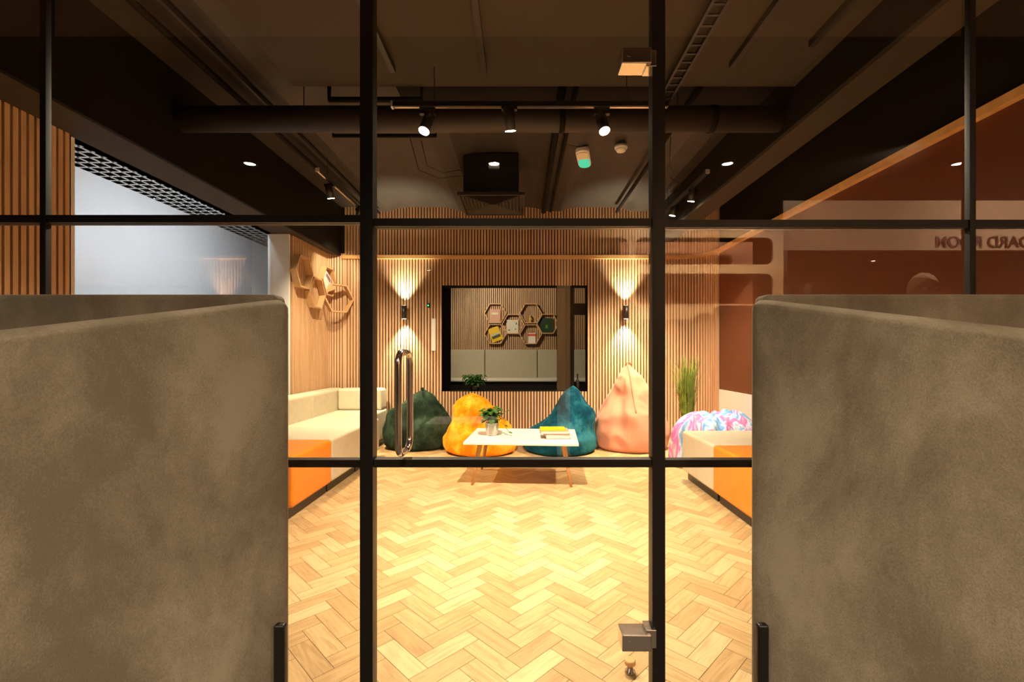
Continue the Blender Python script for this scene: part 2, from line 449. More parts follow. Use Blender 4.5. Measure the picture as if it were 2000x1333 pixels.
# above the head of the partition
b = MB(); b.box(XL - .1, XR + .1, YG - .03, YG + .03, 2.62, 3.3); tag(b.build('wall_partition_head', 'black_paint'), kind='structure')

# ------------------------------------------------------------------ opening in the back wall and the lounge beyond
b = MB()
y0, y1 = YB - .004, 6.60
b.box(OX0 - .03, OX0, y0, y1, OZ0 - .03, OZ1 + .03); b.box(OX1, OX1 + .03, y0, y1, OZ0 - .03, OZ1 + .03)
b.box(OX0, OX1, y0, y1, OZ1, OZ1 + .03); b.box(OX0, OX1, y0, y1, OZ0 - .03, OZ0)
w3 = b.build('window_3', 'black_paint'); tag(w3, kind='structure')
FB = 9.25
b = MB(); b.box(-1.18, -1.03, 6.62, 6.66, 0, 3.1); tag(b.build('wall_lounge_return', 'black_paint'), kind='structure')
e = empty('timber_post', (.70, 7.2, 0)); tag(e, 'dark brown timber post with a crosspiece just beyond the wall opening, beside the bottle', 'post')
q = MB(); q.box(-.133, -.01, -.05, .05, 0, 3.08); q.build('post_board', 'postwood', e)
q = MB(); q.box(-.01, .134, -.03, .05, 0, 3.08); q.build('post_board', 'postdark', e)
q = MB(); q.box(.134, .75, -.03, .03, 1.82, 2.0); q.build('crosspiece', 'postdark', e)
bf = MB()
for p, t in path_pts([('L', (-3.2, FB), (3.2, FB))]): slat_at(bf, p, t, 0, 3.1)
bf.box(-3.2, 3.2, FB, FB + .06, 0, 3.1, 1); bf.box(-3.26, -3.2, 6.60, FB, 0, 3.1, 2); bf.box(3.2, 3.26, 6.60, FB, 0, 3.1, 2)
tag(bf.build('wall_lounge', ['slat', 'felt', 'black_paint']), kind='structure')
b = MB(); b.box(-3.2, 3.2, 6.60, FB, 3.1, 3.16); tag(b.build('ceiling_lounge', 'black_paint'), kind='structure')
b = MB(); b.box(-3.2, OX0 - .03, 6.56, 6.60, 0, 3.1); b.box(OX1 + .03, 3.2, 6.56, 6.60, 0, 3.1); b.box(OX0 - .03, OX1 + .03, 6.56, 6.60, 0, OZ0 - .03); b.box(OX0 - .03, OX1 + .03, 6.56, 6.60, OZ1 + .03, 3.1)
tag(b.build('wall_lounge_front', 'black_paint'), kind='structure')
# long bench in the lounge
bn = empty('upholstered_bench', (0, 8.9, 0)); tag(bn, 'long pale grey high-backed bench seen through the opening in the slatted wall', 'bench')
for i, (a, c) in enumerate(((-1.42, -.73), (-.72, 0.32), (0.33, 1.3))):
    q = MB(); q.box(a, c, 9.06 - 8.9, 9.2 - 8.9, 0.72, 1.29); q.build('backrest', 'grey_up', bn, bevel=.02, seg=3)
q = MB(); q.box(-1.42, 1.3, -.42, .16, .68, .735); q.build('seat', 'white_lam', bn, bevel=.015)
q = MB(); q.box(-1.40, 1.28, -.38, .16, 0, .68); q.build('base', 'blackplastic', bn)
# pale partition piece with a bottle on a dark stand
q = MB()
pp = [(.78, 9.0, .68), (1.04, 9.0, .68), (1.04, 9.0, 1.30)] + [(.86 - .08 * math.sin(a), 9.0, 1.22 + .08 * math.cos(a)) for a in [R(10 * k) for k in range(10)]]
def bottle(name, loc, h, label, r=.04):
    e = empty(name, loc); tag(e, label, 'bottle')
    q = MB(); q.lathe([(r * .9, 0), (r, .02 * h), (r, .5 * h), (r * .92, .6 * h), (r * .42, .72 * h), (r * .36, .94 * h), (r * .45, .95 * h), (r * .45, h)], seg=20); q.build('body', 'blackplastic', e)
    q = MB(); q.lathe([(r * .5, .96 * h), (r * .5, 1.03 * h), (r * .3, 1.04 * h)], seg=16); q.build('cap', 'darkpot', e)
    return e
bottle('bottle', (0.80, 6.46, OZ0), 0.235, 'small dark bottle on the black sill of the back wall opening', .026)

# ------------------------------------------------------------------ side opening on the left and the bright space beyond
w4 = MB()
w4.box(XL - .06, XL + .0, 2.845, 2.885, .40, 2.57); w4.box(XL - .06, XF + .012, 5.19, 5.218, .40, 2.57)
w4.box(XL - .06, XL, 2.845, 5.22, .37, .40)
w4o = w4.build('window_4', 'white_paint'); tag(w4o, kind='structure')
g = MB(); g.box(XL - .04, XL - .03, 2.885, 5.20, .40, 2.57); tag(g.build('glass_pane', 'glass', w4o), kind='structure')
b = MB(); b.box(-4.66, -4.6, 0.6, 8.6, 0, 3.2); b.box(-4.6, XL - .06, 8.5, 8.56, 0, 3.2); b.box(-4.6, XL - .06, 0.6, .66, 0, 3.2); tag(b.build('wall_atrium', 'white_paint'), kind='structure')
b = MB(); b.box(-4.6, XL - .06, .6, 8.6, -.05, 0.0); tag(b.build('floor_atrium', 'white_paint'), kind='structure')
b = MB()
b.box(-4.6, XL - .06, .6, 8.6, 3.16, 3.22, 1)
gx = [-4.6 + .12 * i for i in range(15)]; gy = [.66 + .12 * i for i in range(65)]
for x in gx: b.box(x, x + .092, .66, 8.5, 3.14, 3.145)
for y in gy: b.box(-4.6, XL - .06, y, y + .092, 3.14, 3.145)
tag(b.build('ceiling_atrium', ['white_paint', 'pages']), kind='structure')

# ------------------------------------------------------------------ glass partition
FD0, FD1 = YG - .012, YG + .03
def gx_(px): return (px - 1018) / 889 * YG
XA, XB_, XC, XD = gx_(85) + .009, gx_(718.5), gx_(1284), gx_(1899) - .009
ZU, ZL = 1.2 + (692 - 436) / 889 * YG, 1.2 + (692 - 905) / 889 * YG
pw = 0.0190
ZH = 2.62
def part_frame(name, posts, x0, x1, zu, label_panes):
    m = MB()
    for x in posts:
        if abs(x) > .8: m.box(x - .009, x + .009, FD0, FD0 + .018, 0, ZH)
        else: m.box(x - pw, x + pw, FD0, FD1, 0, ZH)
    m.box(x0, x1, FD0 + .002, FD1 - .002, 0, .05); m.box(x0, x1, FD0 + .002, FD1 - .002, ZH - .05, ZH)
    o = m.build(name, 'frame', bevel=.001, seg=1); tag(o, kind='structure')
    bars = [x0] + sorted(posts) + [x1]
    q = MB(); q.box(x0, x1, FD0 + .004, FD1 - .004, zu - .011, zu + .011); q.build('transom', 'frame', o)
    q = MB(); q.box(x0, x1, FD0 + .004, FD1 - .004, ZL - .011, ZL + .011); q.build('transom', 'frame', o)
    edges = sorted(set([x0, x1] + posts))
    for a, c in zip(edges, edges[1:]):
        if c - a < .1: continue
        for z0, z1 in ((.05, ZL - .011), (ZL + .011, zu - .011), (zu + .011, ZH - .05)):
            q = MB(); q.box(a, c, YG + .002, YG + .010, z0, z1); q.build('glass_pane', 'glass', o)
    return o
part_frame('window_1', [XA, XB_ - .001], XL, XB_, ZU + .011, '')
part_frame('window_2', [XC + .001, XD], XC, XR, ZU - .003, '')
# door
door = empty('door_1', ((XB_ + XC) / 2, YG, 0)); tag(door, kind='structure')
hw = (XC - XB_) / 2 - pw - .001
def dbox(nm, mat, *a, **k):
    q = MB(); q.box(*a); return q.build(nm, mat, door, **k)
dbox('rail', 'frame', -hw, hw, -.008, .028, ZU - .011, ZU + .012)
dbox('rail', 'frame', -hw, hw, -.008, .028, ZL - .011, ZL + .012)
dbox('rail', 'frame', -hw, hw, -.008, .028, .008, .05)
dbox('rail', 'frame', -hw, hw, -.008, .028, ZH - .06, ZH)
for z0, z1 in ((.05, ZL - .011), (ZL + .012, ZU - .011), (ZU + .012, ZH - .06)):
    q = MB(); q.box(-hw, hw, .002, .010, z0, z1); q.build('glass_pane', 'glass', door)
# D handles on both faces
hx = gx_(790) - (XB_ + XC) / 2
def dhandle(dy, sgn):
    zt, zb = 1.205, .912; rr_ = .035; P = [(hx, .006, zt)]
    for k in range(0, 7):
        a = R(15 * k); P.append((hx, sgn * (dy - rr_ + rr_ * math.sin(a)), zt - rr_ + rr_ * math.cos(a)))
    for k in range(0, 7):
        a = R(90 + 15 * k); P.append((hx, sgn * (dy - rr_ + rr_ * math.sin(a)), zb + rr_ + rr_ * math.cos(a)))
    P.append((hx, .006, zb))
    q = MB(); q.tube(P, .0095, 16); return q
dhandle(.068, -1).build('door_handle', 'chrome', door)
dhandle(.068, 1).build('door_handle', 'chrome', door)
# patch hinges
def hinge(z, up):
    q = MB(); q.box(hw - .090, hw - .004, -.026, .036, z - .024, z + .024); o = q.build('hinge', 'chrome', door, bevel=.003, seg=3)
    q = MB(); q.box(hw - .018, hw + .012, -.02, .03, z - .030 if up else z - .018, z + .018 if up else z + .036); q.build('hinge_plate', 'chrome', o, bevel=.002)
    q = MB(); q.tube([(hw - .07, -.0262, z), (hw - .07, -.0275, z)], .006, 12); q.build('screw', 'chrome', o)
hinge(1.2 + (692 - 107) / 889 * 1.325, True)
hinge(1.2 + (692 - 1258) / 889 * 1.325, False)
# door stop on the floor
ds = empty('door_stop', (0.41, 1.715, 0)); tag(ds, 'small round steel door stop standing on the oak floor beneath the door hinge', 'door stop')
q = MB(); q.lathe([(.020, 0), (.020, .006), (.012, .010), (.010, .03)], seg=20); q.build('base', 'chrome', ds)
q = MB(); q.lathe([(.018, .03), (.021, .034), (.021, .046), (.017, .050)], seg=20); q.build('rubber_head', 'legwood', ds)

# ------------------------------------------------------------------ velvet booths in front of the glass
def booth(sgn, label):
    e = empty('booth_sofa', (sgn * 1.3, .8, 0)); tag(e, label, 'booth sofa', 'grey velvet booths flanking the glass door')
    L = Vector((-sgn * 1.3, -.8, 0))
    def P(x, y, z): return Vector((x * sgn, y, z)) + L
    c0 = (0.586 if sgn < 0 else 0.580, 1.15)
    d = Vector((.68, -.73)); d.normalize(); n = Vector((d.y, -d.x)) * -1   # outward (away from camera) normal
    if n.y < 0: n = -n
    T = .05
    LEN = 1.35
    def zt(s): return 1.332 - .215 * s
    def zf(s): return 1.3435 - .207 * s
    a = Vector(c0)
    m = MB()
    N = 24; rad = .014
    # profile swept along the panel: slightly bowed upholstered slab with rounded top
    def sec(s):
        p = a + d * s; z1 = zt(s); out = []
        puff = .004 * math.sin(min(1, s / .05) * math.pi / 2)
        for (o_, z) in ((0, .10), (-puff, .3), (-puff, .9), (0, z1 - .010), (.0015, z1 - .003), (.006, z1), (T - .010, zf(s)), (T - .002, zf(s) - .004), (T, zf(s) - .012), (T, .10)):
            out.append(P(p.x + n.x * o_, p.y + n.y * o_, z))
        return out
    ss = [0, .006, .018, .04, .08] + [.08 + (LEN - .08) * k / N for k in range(1, N + 1)]
    rings = []
    for i, s in enumerate(ss):
        r_ = sec(s)
        if i < 3:    # rounded front edge
            mid = a + d * s + n * (T / 2); cl = (1 - (.72, .90, .985)[i])
            dz = (.012, .004, .001)[i]
            r_ = [v + (P(mid.x, mid.y, v.z) - v) * cl * 1.0 for v in r_]
            r_ = [Vector((v.x, v.y, v.z - (dz if v.z > .5 else 0))) for v in r_]
        rings.append([m.bm.verts.new(v) for v in r_])
    for A, B in zip(rings, rings[1:]):
        for k in range(len(A)):
            f = m.bm.faces.new((A[k], A[(k + 1) % len(A)], B[(k + 1) % len(B)], B[k])); f.smooth = True
    m.bm.faces.new(rings[0]); m.bm.faces.new(rings[-1][::-1])
    m.build('side_panel', 'velvet', e)
    # piping line where cover is stitched
    q = MB(); q.tube([P(*(a + d * s + n * (T + .003)), zf(s) - .006) for s in [.01 + (LEN - .02) * k / 20 for k in range(21)]], .0045, 8); q.build('piping', 'velvet', e)
    # level back panel parallel to the glass
    x0 = abs(c0[0]) + .055
    q = MB(); q.box(*sorted((P(x0, 0, 0).x, P(2.55, 0, 0).x)), 1.185 - .8, 1.245 - .8, .10, 1.357); q.build('back_panel', 'velvet', e, bevel=.014, seg=3)
    # seat between the panels
    sp = [P(x0 + .12, 1.18, .30), P(2.5, 1.18, .30), P(2.5, .0, .30), P(x0 + .95, .0, .30)]
    sp = [P(x0 + .10, 1.175, .18), P(2.5, 1.175, .18), P(2.5, -.05, .18), P(1.62, -.05, .18)]
    q = MB(); q.prism(sp, (0, 0, .26)); q.build('seat', 'velvet', e, bevel=.03, seg=3)
    # black steel bracket legs
    for (s, off) in ((-.002, .028), (1.30, .02)):
        p = a + d * s - n * off; xx = p.x
        if s < .5: p = Vector((.575, 1.112)); xx = .575
        xs = sorted((P(xx, 0, 0).x, P(xx + .027, 0, 0).x))
        q = MB(); q.box(xs[0], xs[1], p.y - .8 - .010, p.y - .8 + .010, 0, .541); q.build('leg', 'frame', e, bevel=.006, seg=3)
    for x in (2.45,):
        xs = sorted((P(x, 0, 0).x, P(x + .03, 0, 0).x))
        q = MB(); q.box(xs[0], xs[1], 1.2 - .8, 1.22 - .8, 0, .12); q.build('leg', 'frame', e)
    return e
booth(-1, 'grey velvet booth whose sloping wing stands beside the door handle side of the glass')
booth(1, 'grey velvet booth whose sloping wing stands beside the hinge side of the glass door')

# ------------------------------------------------------------------ modular sofas
def rbox(x0, x1, y0, y1, z0, z1, name, mat, parent, bev=.03):
    q = MB(); q.box(x0, x1, y0, y1, z0, z1); return q.build(name, mat, parent, bevel=bev, seg=4)
def sofa_left(y0, y1, mat, label, corner=False):
    e = empty('sofa_module', (-2.2, (y0 + y1) / 2, 0)); tag(e, label, 'sofa', 'modular sofa units along the wall with the bright window')
    h = (y1 - y0) / 2 - .003; ox = 2.2
    fx = -1.82 if corner else -1.64
    rbox(-2.43 + ox, fx + ox, -h, h, .085, .462, 'seat', mat, e, .028)
    rbox(-2.62 + ox, -2.42 + ox, -h, h, .085, .745, 'backrest', mat, e, .04)
    if corner:
        q = MB(); q.box(-2.415 + ox, -1.83 + ox, h - .22, h, .464, .745); q.build('backrest', mat, e, bevel=.035, seg=4)
    q = MB(); q.box(-2.58 + ox, fx - .05 + ox, -h + .01, h - .01, 0, .09); q.build('plinth', 'blackplastic', e)
    return e
sofa_left(3.27, 3.95, 'orange_l', 'orange leather sofa unit below the bright window, beside the cream ones')
sofa_left(3.95, 4.62, 'cream', 'cream leather sofa unit adjoining the orange one below the bright window')
sofa_left(4.62, 5.27, 'cream', 'cream leather sofa unit between another cream unit and the corner unit')
sofa_left(5.27, 6.20, 'cream', 'cream leather corner sofa unit with two backrests against the slatted walls', True)
def sofa_right(y0, y1, mat, label, back=True):
    e = empty('sofa_module', (2.1, (y0 + y1) / 2, 0)); tag(e, label, 'sofa', 'modular sofa units along the rust coloured wall')
    h = (y1 - y0) / 2 - .003
    rbox(1.545 - 2.1, 2.36 - 2.1, -h, h, .085, .467, 'seat', mat, e, .028)
    rbox(2.34 - 2.1, 2.55 - 2.1, -h, h, .085, .745, 'backrest', mat, e, .04)
    q = MB(); q.box(1.60 - 2.1, 2.5 - 2.1, -h + .02, h - .01, 0, .09); q.build('plinth', 'blackplastic', e)
sofa_right(3.68, 4.38, 'cream', 'cream leather sofa unit in front of the marbled beanbag')
sofa_right(2.98, 3.68, 'orange_l', 'orange leather sofa unit beside the rust wall and the velvet booth')

# ------------------------------------------------------------------ coffee table
ct = empty('coffee_table', (0.02, 4.42, 0), R(-4)); tag(ct, 'white rectangular coffee table with splayed wooden legs on the herringbone floor', 'table')
q = MB(); q.box(-.515, .515, -.39, .39, .388, .412); q.build('tabletop', 'white_lam', ct, bevel=.004)
q = MB(); q.box(-.40, .40, -.27, .27, .368, .388); q.build('support_frame', 'legwood', ct)
for sx in (-1, 1):
    for sy in (-1, 1):
        q = MB(); q.tube([(sx * .38, sy * .24, .388), (sx * .415, sy * .262, .2), (sx * .452, sy * .285, 0)], [.024, .019, .011], 14); q.build('leg', 'legwood', ct)

# potted plants
def leafy(b, base, h, spread, n, ls, rs, droop=.3):
    for i in range(n):
        a = rs.uniform(0, 2 * math.pi); r = spread * rs.uniform(.15, 1) ; z = h * rs.uniform(.25, 1)
        tip = Vector(base) + Vector((math.cos(a) * r, math.sin(a) * r, z))
        mid = Vector(base) + Vector((math.cos(a) * r * .4, math.sin(a) * r * .4, z * .7))
        b.tube([base, mid, tip], .0016, 4)
        leaf(b, tip, Vector((math.cos(a), math.sin(a), rs.uniform(-.5, .5))), ls * rs.uniform(.7, 1.2), rs, droop)
def leaf(b, p, d, L, rs, droop=.3):
    d = d.normalized(); side = d.cross(Vector((0, 0, 1)));
    if side.length < .1: side = Vector((1, 0, 0))
    side.normalize(); side = (side + Vector((0, 0, rs.uniform(-.4, .4)))).normalized()
    up = side.cross(d)
    rows = []
    for t, w_ in ((0, .05), (.25, .30), (.5, .36), (.75, .24), (1, .01)):
        c = p + d * L * t - Vector((0, 0, 1)) * droop * L * t * t
        rows.append([b.bm.verts.new(c - side * w_ * L + up * .06 * L), b.bm.verts.new(c), b.bm.verts.new(c + side * w_ * L + up * .06 * L)])
    for A, B in zip(rows, rows[1:]):
        for k in range(2):
            f = b.bm.faces.new((A[k], A[k + 1], B[k + 1], B[k])); f.smooth = True
rs = random.Random(3)
pp_ = empty('potted_plant', (-.285, 4.42, .4125)); tag(pp_, 'small leafy plant in a ribbed white pot on the coffee table', 'plant')
q = MB(); q.lathe([(.046, 0), (.052, .006), (.062, .118), (.064, .122), (.058, .124), (.055, .105), (.01, .10)], seg=32)
for k in range(26):
    a = 2 * math.pi * k / 26; q.tube([(math.cos(a) * .0535, math.sin(a) * .0535, .012), (math.cos(a) * .062, math.sin(a) * .062, .112)], .0032, 5)
q.build('pot', 'pot', pp_)
q = MB(); q.lathe([(.054, .098), (.054, .106), (.01, .110)], seg=20); q.build('soil', 'soil', pp_)
q = MB(); leafy(q, Vector((0, 0, .105)), .16, .085, 110, .062, rs)
for tr_ in (((.03, 0, .11), (.09, -.02, .21), (.15, -.02, .24)), ((.03, .01, .11), (.08, .0, .16), (.13, -.02, .09), (.17, -.04, .03))):
    q.tube(tr_, .002, 5)
    for t in tr_[1:]: leaf(q, Vector(t), Vector((1, rs.uniform(-.5, .5), .1)), .035, rs); leaf(q, Vector(t), Vector((.3, rs.uniform(-1, 1), .3)), .03, rs)
q.build('foliage', 'leaf', pp_)
sp_ = empty('potted_plant', (-.66, 6.47, OZ0)); tag(sp_, 'dark trailing plant in a low pot on the black window sill', 'plant')
q = MB(); q.lathe([(.05, 0), (.07, .06), (.072, .075), (.06, .078), (.02, .07)], seg=24); q.build('pot', 'darkpot', sp_)
q = MB(); leafy(q, Vector((0, 0, .06)), .17, .15, 130, .055, rs, .6)
q.build('foliage', 'leaf_dark', sp_)
# tall grass
gp = empty('potted_grass', (2.05, 5.62, 0)); tag(gp, 'tall green ornamental grass standing in the corner behind the marbled beanbag', 'plant')
q = MB(); q.lathe([(.11, 0), (.14, .26), (.145, .28), (.13, .285), (.12, .25), (.02, .245)], seg=28); q.build('pot', 'darkpot', gp)
q = MB()
for i in range(330):
    a = rs.uniform(0, 2 * math.pi); r0 = .07 * math.sqrt(rs.random()); lean = rs.gauss(0, .19); H = rs.uniform(.55, 1.0) * .98
    lean = max(-.27, min(.30, lean)) * H; la = rs.uniform(0, 2 * math.pi); w_ = rs.uniform(.003, .006)
    bx_, by_ = r0 * math.cos(a), r0 * math.sin(a); prev = None
    sd = Vector((math.cos(la + 1.57), math.sin(la + 1.57), 0))
    for k in range(7):
        t = k / 6; c = Vector((bx_ + math.cos(la) * lean * t ** 1.8, max(-.28, by_ + math.sin(la) * lean * t ** 1.8), .24 + H * (t - .18 * abs(lean) * t ** 3)))
        ww = w_ * (1 - t ** 2) + .0006
        cur = (q.bm.verts.new(c - sd * ww), q.bm.verts.new(c + sd * ww))
        if prev: f = q.bm.faces.new((prev[0], prev[1], cur[1], cur[0])); f.smooth = True
        prev = cur
for i in range(7):   # arching seed heads
    la = rs.uniform(-.6, .9) + (math.pi if i % 3 == 0 else 0); H = rs.uniform(.95, 1.12); L_ = rs.uniform(.1, .24)
    q.tube([(0, 0, .25), (math.cos(la) * L_ * .3, math.sin(la) * .05, H * .8), (math.cos(la) * L_ * .7, math.sin(la) * .08, H + .12), (math.cos(la) * L_, math.sin(la) * .1, H + .08)], [.002, .002, .003, .001], 5)
q.build('foliage', 'blade', gp)

# ------------------------------------------------------------------ books
def book(loc, rot, wd, ht, th, cover, label, cat='book', group=None, page='pages', art=None, name='book'):
    """book lying flat: width x, depth y, thickness z; rot euler"""
    e = empty(name, loc); e.rotation_euler = rot; tag(e, label, cat, group)
    c = .0022
    q = MB(); q.box(-wd / 2, wd / 2, -ht / 2, ht / 2, 0, c); q.box(-wd / 2, wd / 2, -ht / 2, ht / 2, th - c, th); q.box(-wd / 2, -wd / 2 + c, -ht / 2, ht / 2, c, th - c)
    q.build('cover', cover, e)
    q = MB(); q.box(-wd / 2 + c, wd / 2 - .004, -ht / 2 + .004, ht / 2 - .004, c, th - c); q.build('pages', page, e)
    if art:
        for (u0, u1, v0, v1, mt) in art:
            q = MB(); q.box(u0 * wd / 2, u1 * wd / 2, v0 * ht / 2, v1 * ht / 2, th, th + .0006); q.build('cover_print', mt, e)
    return e
G = 'books stacked on the coffee table'
zt_ = .4125
book((.335, 4.30, zt_), (0, 0, R(-86)), .165, .225, .046, 'crimson', 'thick dark red book at the bottom of the coffee table stack', group=G)
book((.322, 4.30, zt_ + .042), (0, 0, R(-88)), .17, .24, .004, 'crimson', 'thin dark red booklet in the coffee table stack', group=G)
book((.310, 4.305, zt_ + .046), (0, 0, R(-89)), .18, .265, .030, 'pinkish', 'pale pink book below the yellow one in the coffee table stack', group=G)
book((.295, 4.30, zt_ + .076), (0, 0, R(90)), .16, .235, .014, 'yellow', 'bright yellow book on top of the coffee table stack', group=G)

# ------------------------------------------------------------------ hexagon shelves
def hexshelf(loc, rz, Rh, depth, label, group, mat='plywood'):
    """hexagonal ring, flat top; opening faces local -Y, depth along +Y"""
    e = MB(); t_ = .017
    for k in range(6):
        a0, a1 = R(60 * k), R(60 * k + 60)
        o0 = (Rh * math.cos(a0), Rh * math.sin(a0)); o1 = (Rh * math.cos(a1), Rh * math.sin(a1))
        ri = Rh - t_ / math.cos(R(30)); i0 = (ri * math.cos(a0), ri * math.sin(a0)); i1 = (ri * math.cos(a1), ri * math.sin(a1))
        e.prism([(o0[0], 0, o0[1]), (o1[0], 0, o1[1]), (i1[0], 0, i1[1]), (i0[0], 0, i0[1])], (0, depth, 0))
    bmesh.ops.remove_doubles(e.bm, verts=e.bm.verts, dist=1e-5)
    o = e.build('hexagon_shelf', mat, None, loc, (0, 0, rz)); tag(o, label, 'shelf', group); return o
def far(px, py, y): return ((px - 1018) / 889 * y, y, 1.2 + (692 - py) / 889 * y)
RH = 0.229; HY = 9.10
GH = 'hexagon shelves on the lounge wall beyond the opening'
hexes = [(967, 612, 'hexagon shelf holding the pink book, on the wall beyond the opening'),
         (967, 652.5, 'hexagon shelf holding the tilted yellow book, on the wall beyond the opening'),
         (1002, 633, 'hexagon shelf holding the white folder, on the wall beyond the opening'),
         (1036.5, 612, 'hexagon shelf holding the brass ornament, on the wall beyond the opening'),
         (1036.5, 653, 'hexagon shelf holding the red and cream booklet, on the wall beyond the opening'),
         (1070, 632.5, 'hexagon shelf holding the dark green book, on the wall beyond the opening')]
HP = []
for px, py, lb in hexes:
    p = far(px, py, HY); HP.append(p); hexshelf((p[0], FB - SD - .095, p[2]), 0, RH, .093, lb, GH)
UP = (R(90), 0, 0)
in_r = RH * math.cos(R(30)) - .015
def stand_book(i, dx, wd, ht, th, cover, label, tilt=0, dz=0, art=None, name='book', cat='book'):
    x, y, z = HP[i]
    # standing upright facing the opening (its cover towards -Y)
    return book((x + dx, FB - .045, z - in_r + ht / 2 + dz), (R(90), R(tilt), 0), wd, ht, th, cover, label, cat, 'reading matter on the lounge hexagon shelves', art=art, name=name)
stand_book(0, -.01, .22, .27, .02, 'pinkish', 'faded pink book in the upper hexagon shelf nearest the opening edge', art=[(-.6, .6, .2, .5, 'offwhite')])
stand_book(1, -.0, .22, .29, .02, 'yellow', 'yellow covered book with a landscape picture, tilted in its hexagon shelf', tilt=-22, dz=.035, art=[(-.8, .8, -.15, .15, 'mist'), (-.8, .8, -.55, -.15, 'hill')])
stand_book(2, -.01, .23, .27, .02, 'offwhite', 'white printed folder standing in the middle hexagon shelf', art=[(.55, .75, .3, .6, 'hill'), (-.75, -.45, -.6, -.45, 'hill'), (.4, .6, -.45, -.3, 'hill')])
stand_book(4, .025, .15, .21, .015, 'paper', 'small cream booklet with a red band in the lower hexagon shelf', art=[(-1, 1, .4, .85, 'redcov')])
stand_book(5, -.02, .26, .30, .025, 'darkgreen', 'dark green book in the hexagon shelf farthest along the wall', art=[(-.2, .2, -.4, .1, 'leafgreen')])
x, y, z = HP[3]
or_ = empty('ornament', (x, FB - .09, z - in_r)); tag(or_, 'small brass and amber ornament standing in a hexagon shelf', 'ornament')
q = MB(); q.lathe([(.035, 0), (.035, .01), (.012, .02), (.03, .05), (.036, .07), (.02, .095), (.01, .11)], seg=18); q.build('body', 'amber', or_)
q = MB(); q.lathe([(.014, .11), (.022, .125), (.014, .145), (.004, .15)], seg=14); q.build('finial', 'legwood', or_)

GL = 'hexagon shelves on the slatted side wall'
LH = [(-2.555, 5.385, 2.17, 90, 'hexagon shelf, empty, hung nearest the bright window'),
      (-2.555, 5.735, 1.97, 90, 'hexagon shelf, empty, hung low next to the one with the magazine'),
      (-2.555, 6.085, 2.17, 90, 'hexagon shelf holding the white magazine on the slatted side wall'),
      (-2.45, 6.14, 1.955, 52, 'hexagon shelf set across the rounded corner of the slatted wall')]
for x, y, z, a, lb in LH:
    hexshelf((x, y, z), R(a), .218, .075, lb, GL)
mg = book((-2.605, 6.075, 2.15), (0, 0, 0), .19, .27, .012, 'paper', 'white magazine leaning in a hexagon shelf on the slatted side wall', 'magazine', name='magazine', art=[(-.8, .8, .45, .85, 'plum')])
mg.rotation_euler = Matrix(((0, 0, 1), (1, 0, 0), (0, 1, 0))).to_4x4().to_euler()
mg.rotation_euler = (Matrix.Rotation(R(90), 4, 'Z') @ Matrix.Rotation(R(90), 4, 'X') @ Matrix.Rotation(R(-30), 4, 'Z')).to_euler()

# ------------------------------------------------------------------ beanbags
def beanbag(name, loc, mat, label, shape, parts=(), nu=96, nv=64, rz=0):
    e = empty(name, loc, rz); tag(e, label, 'beanbag', 'beanbags lined up along the slatted back wall')
    q = MB()
    q.grid(shape, nu, nv, wrap_u=True)
    bmesh.ops.remove_doubles(q.bm, verts=q.bm.verts, dist=.0008)
    o = q.build('cushion', mat, e, smooth=True)
    for nm, mb, mt in parts: mb.build(nm, mt, e)
    return e
def sup(t, pts):
    n = len(pts)
    def sl(i):
        if i == 0 or i == n - 1: return None
        a = (pts[i][1] - pts[i - 1][1]) / (pts[i][0] - pts[i - 1][0]); c = (pts[i + 1][1] - pts[i][1]) / (pts[i + 1][0] - pts[i][0])
        return 0.0 if a * c <= 0 else 2 * a * c / (a + c)
    for i in range(n - 1):
        (t0, v0), (t1, v1) = pts[i], pts[i + 1]
        if t <= t1 or i == n - 2:
            h = t1 - t0; u = min(1, (t - t0) / h); d = (v1 - v0) / h
            m0 = sl(i); m1 = sl(i + 1)
            m0 = d if m0 is None else m0; m1 = d if m1 is None else m1
            return (2*u**3 - 3*u*u + 1) * v0 + (u**3 - 2*u*u + u) * h * m0 + (-2*u**3 + 3*u*u) * v1 + (u**3 - u*u) * h * m1
from mathutils import noise as mn
def mk(prof, H, lean, rx, ry, crease=.035, nfold=6, ph=0, bumps=()):
    """prof: radius by t; lean: (x,y) offset by t"""
    def f(u, t):
        a = 2 * math.pi * u; r = sup(t, prof)
        z = H * sup(t, [(0, 0), (.05, 0.002), (.10, .03), (.25, .17), (1, 1)])
        cr = 1 - crease * (abs(math.cos(nfold / 2 * a + ph)) ** 10) * min(1, t * 3)
        wr = .012 * math.sin(5 * a + 4 * t + ph) * math.sin(3.1 * t * math.pi + 2 * math.sin(a + ph)) * min(1, t * 2.5)
        wr = 0
        x = math.cos(a) * r * rx * (cr + wr); y = math.sin(a) * r * ry * (cr + wr)
        lx = sup(t, lean[0]); ly = sup(t, lean[1])
        p = Vector((x + lx, y + ly, z))
        for (c, rad, dv) in bumps:
            dd = (p - Vector(c)).length
            if dd < rad: p += Vector(dv) * (math.cos(dd / rad * math.pi) + 1) / 2
        k_ = min(1, max(0, t - .03) * 6) * min(1, (1 - t) * 6)
        d_ = Vector((math.cos(a), math.sin(a), .3))
        s_ = Vector((p.x * 2.6 + ph * 7, p.y * 2.6, p.z * 1.9))
        p += d_ * k_ * (.045 * mn.noise(s_) + .016 * (1 - 2.2 * abs(mn.noise(s_ * 2.3 + Vector((5, 1, 2))))))
        p.z = max(p.z, 0.0)
        return p
    return f
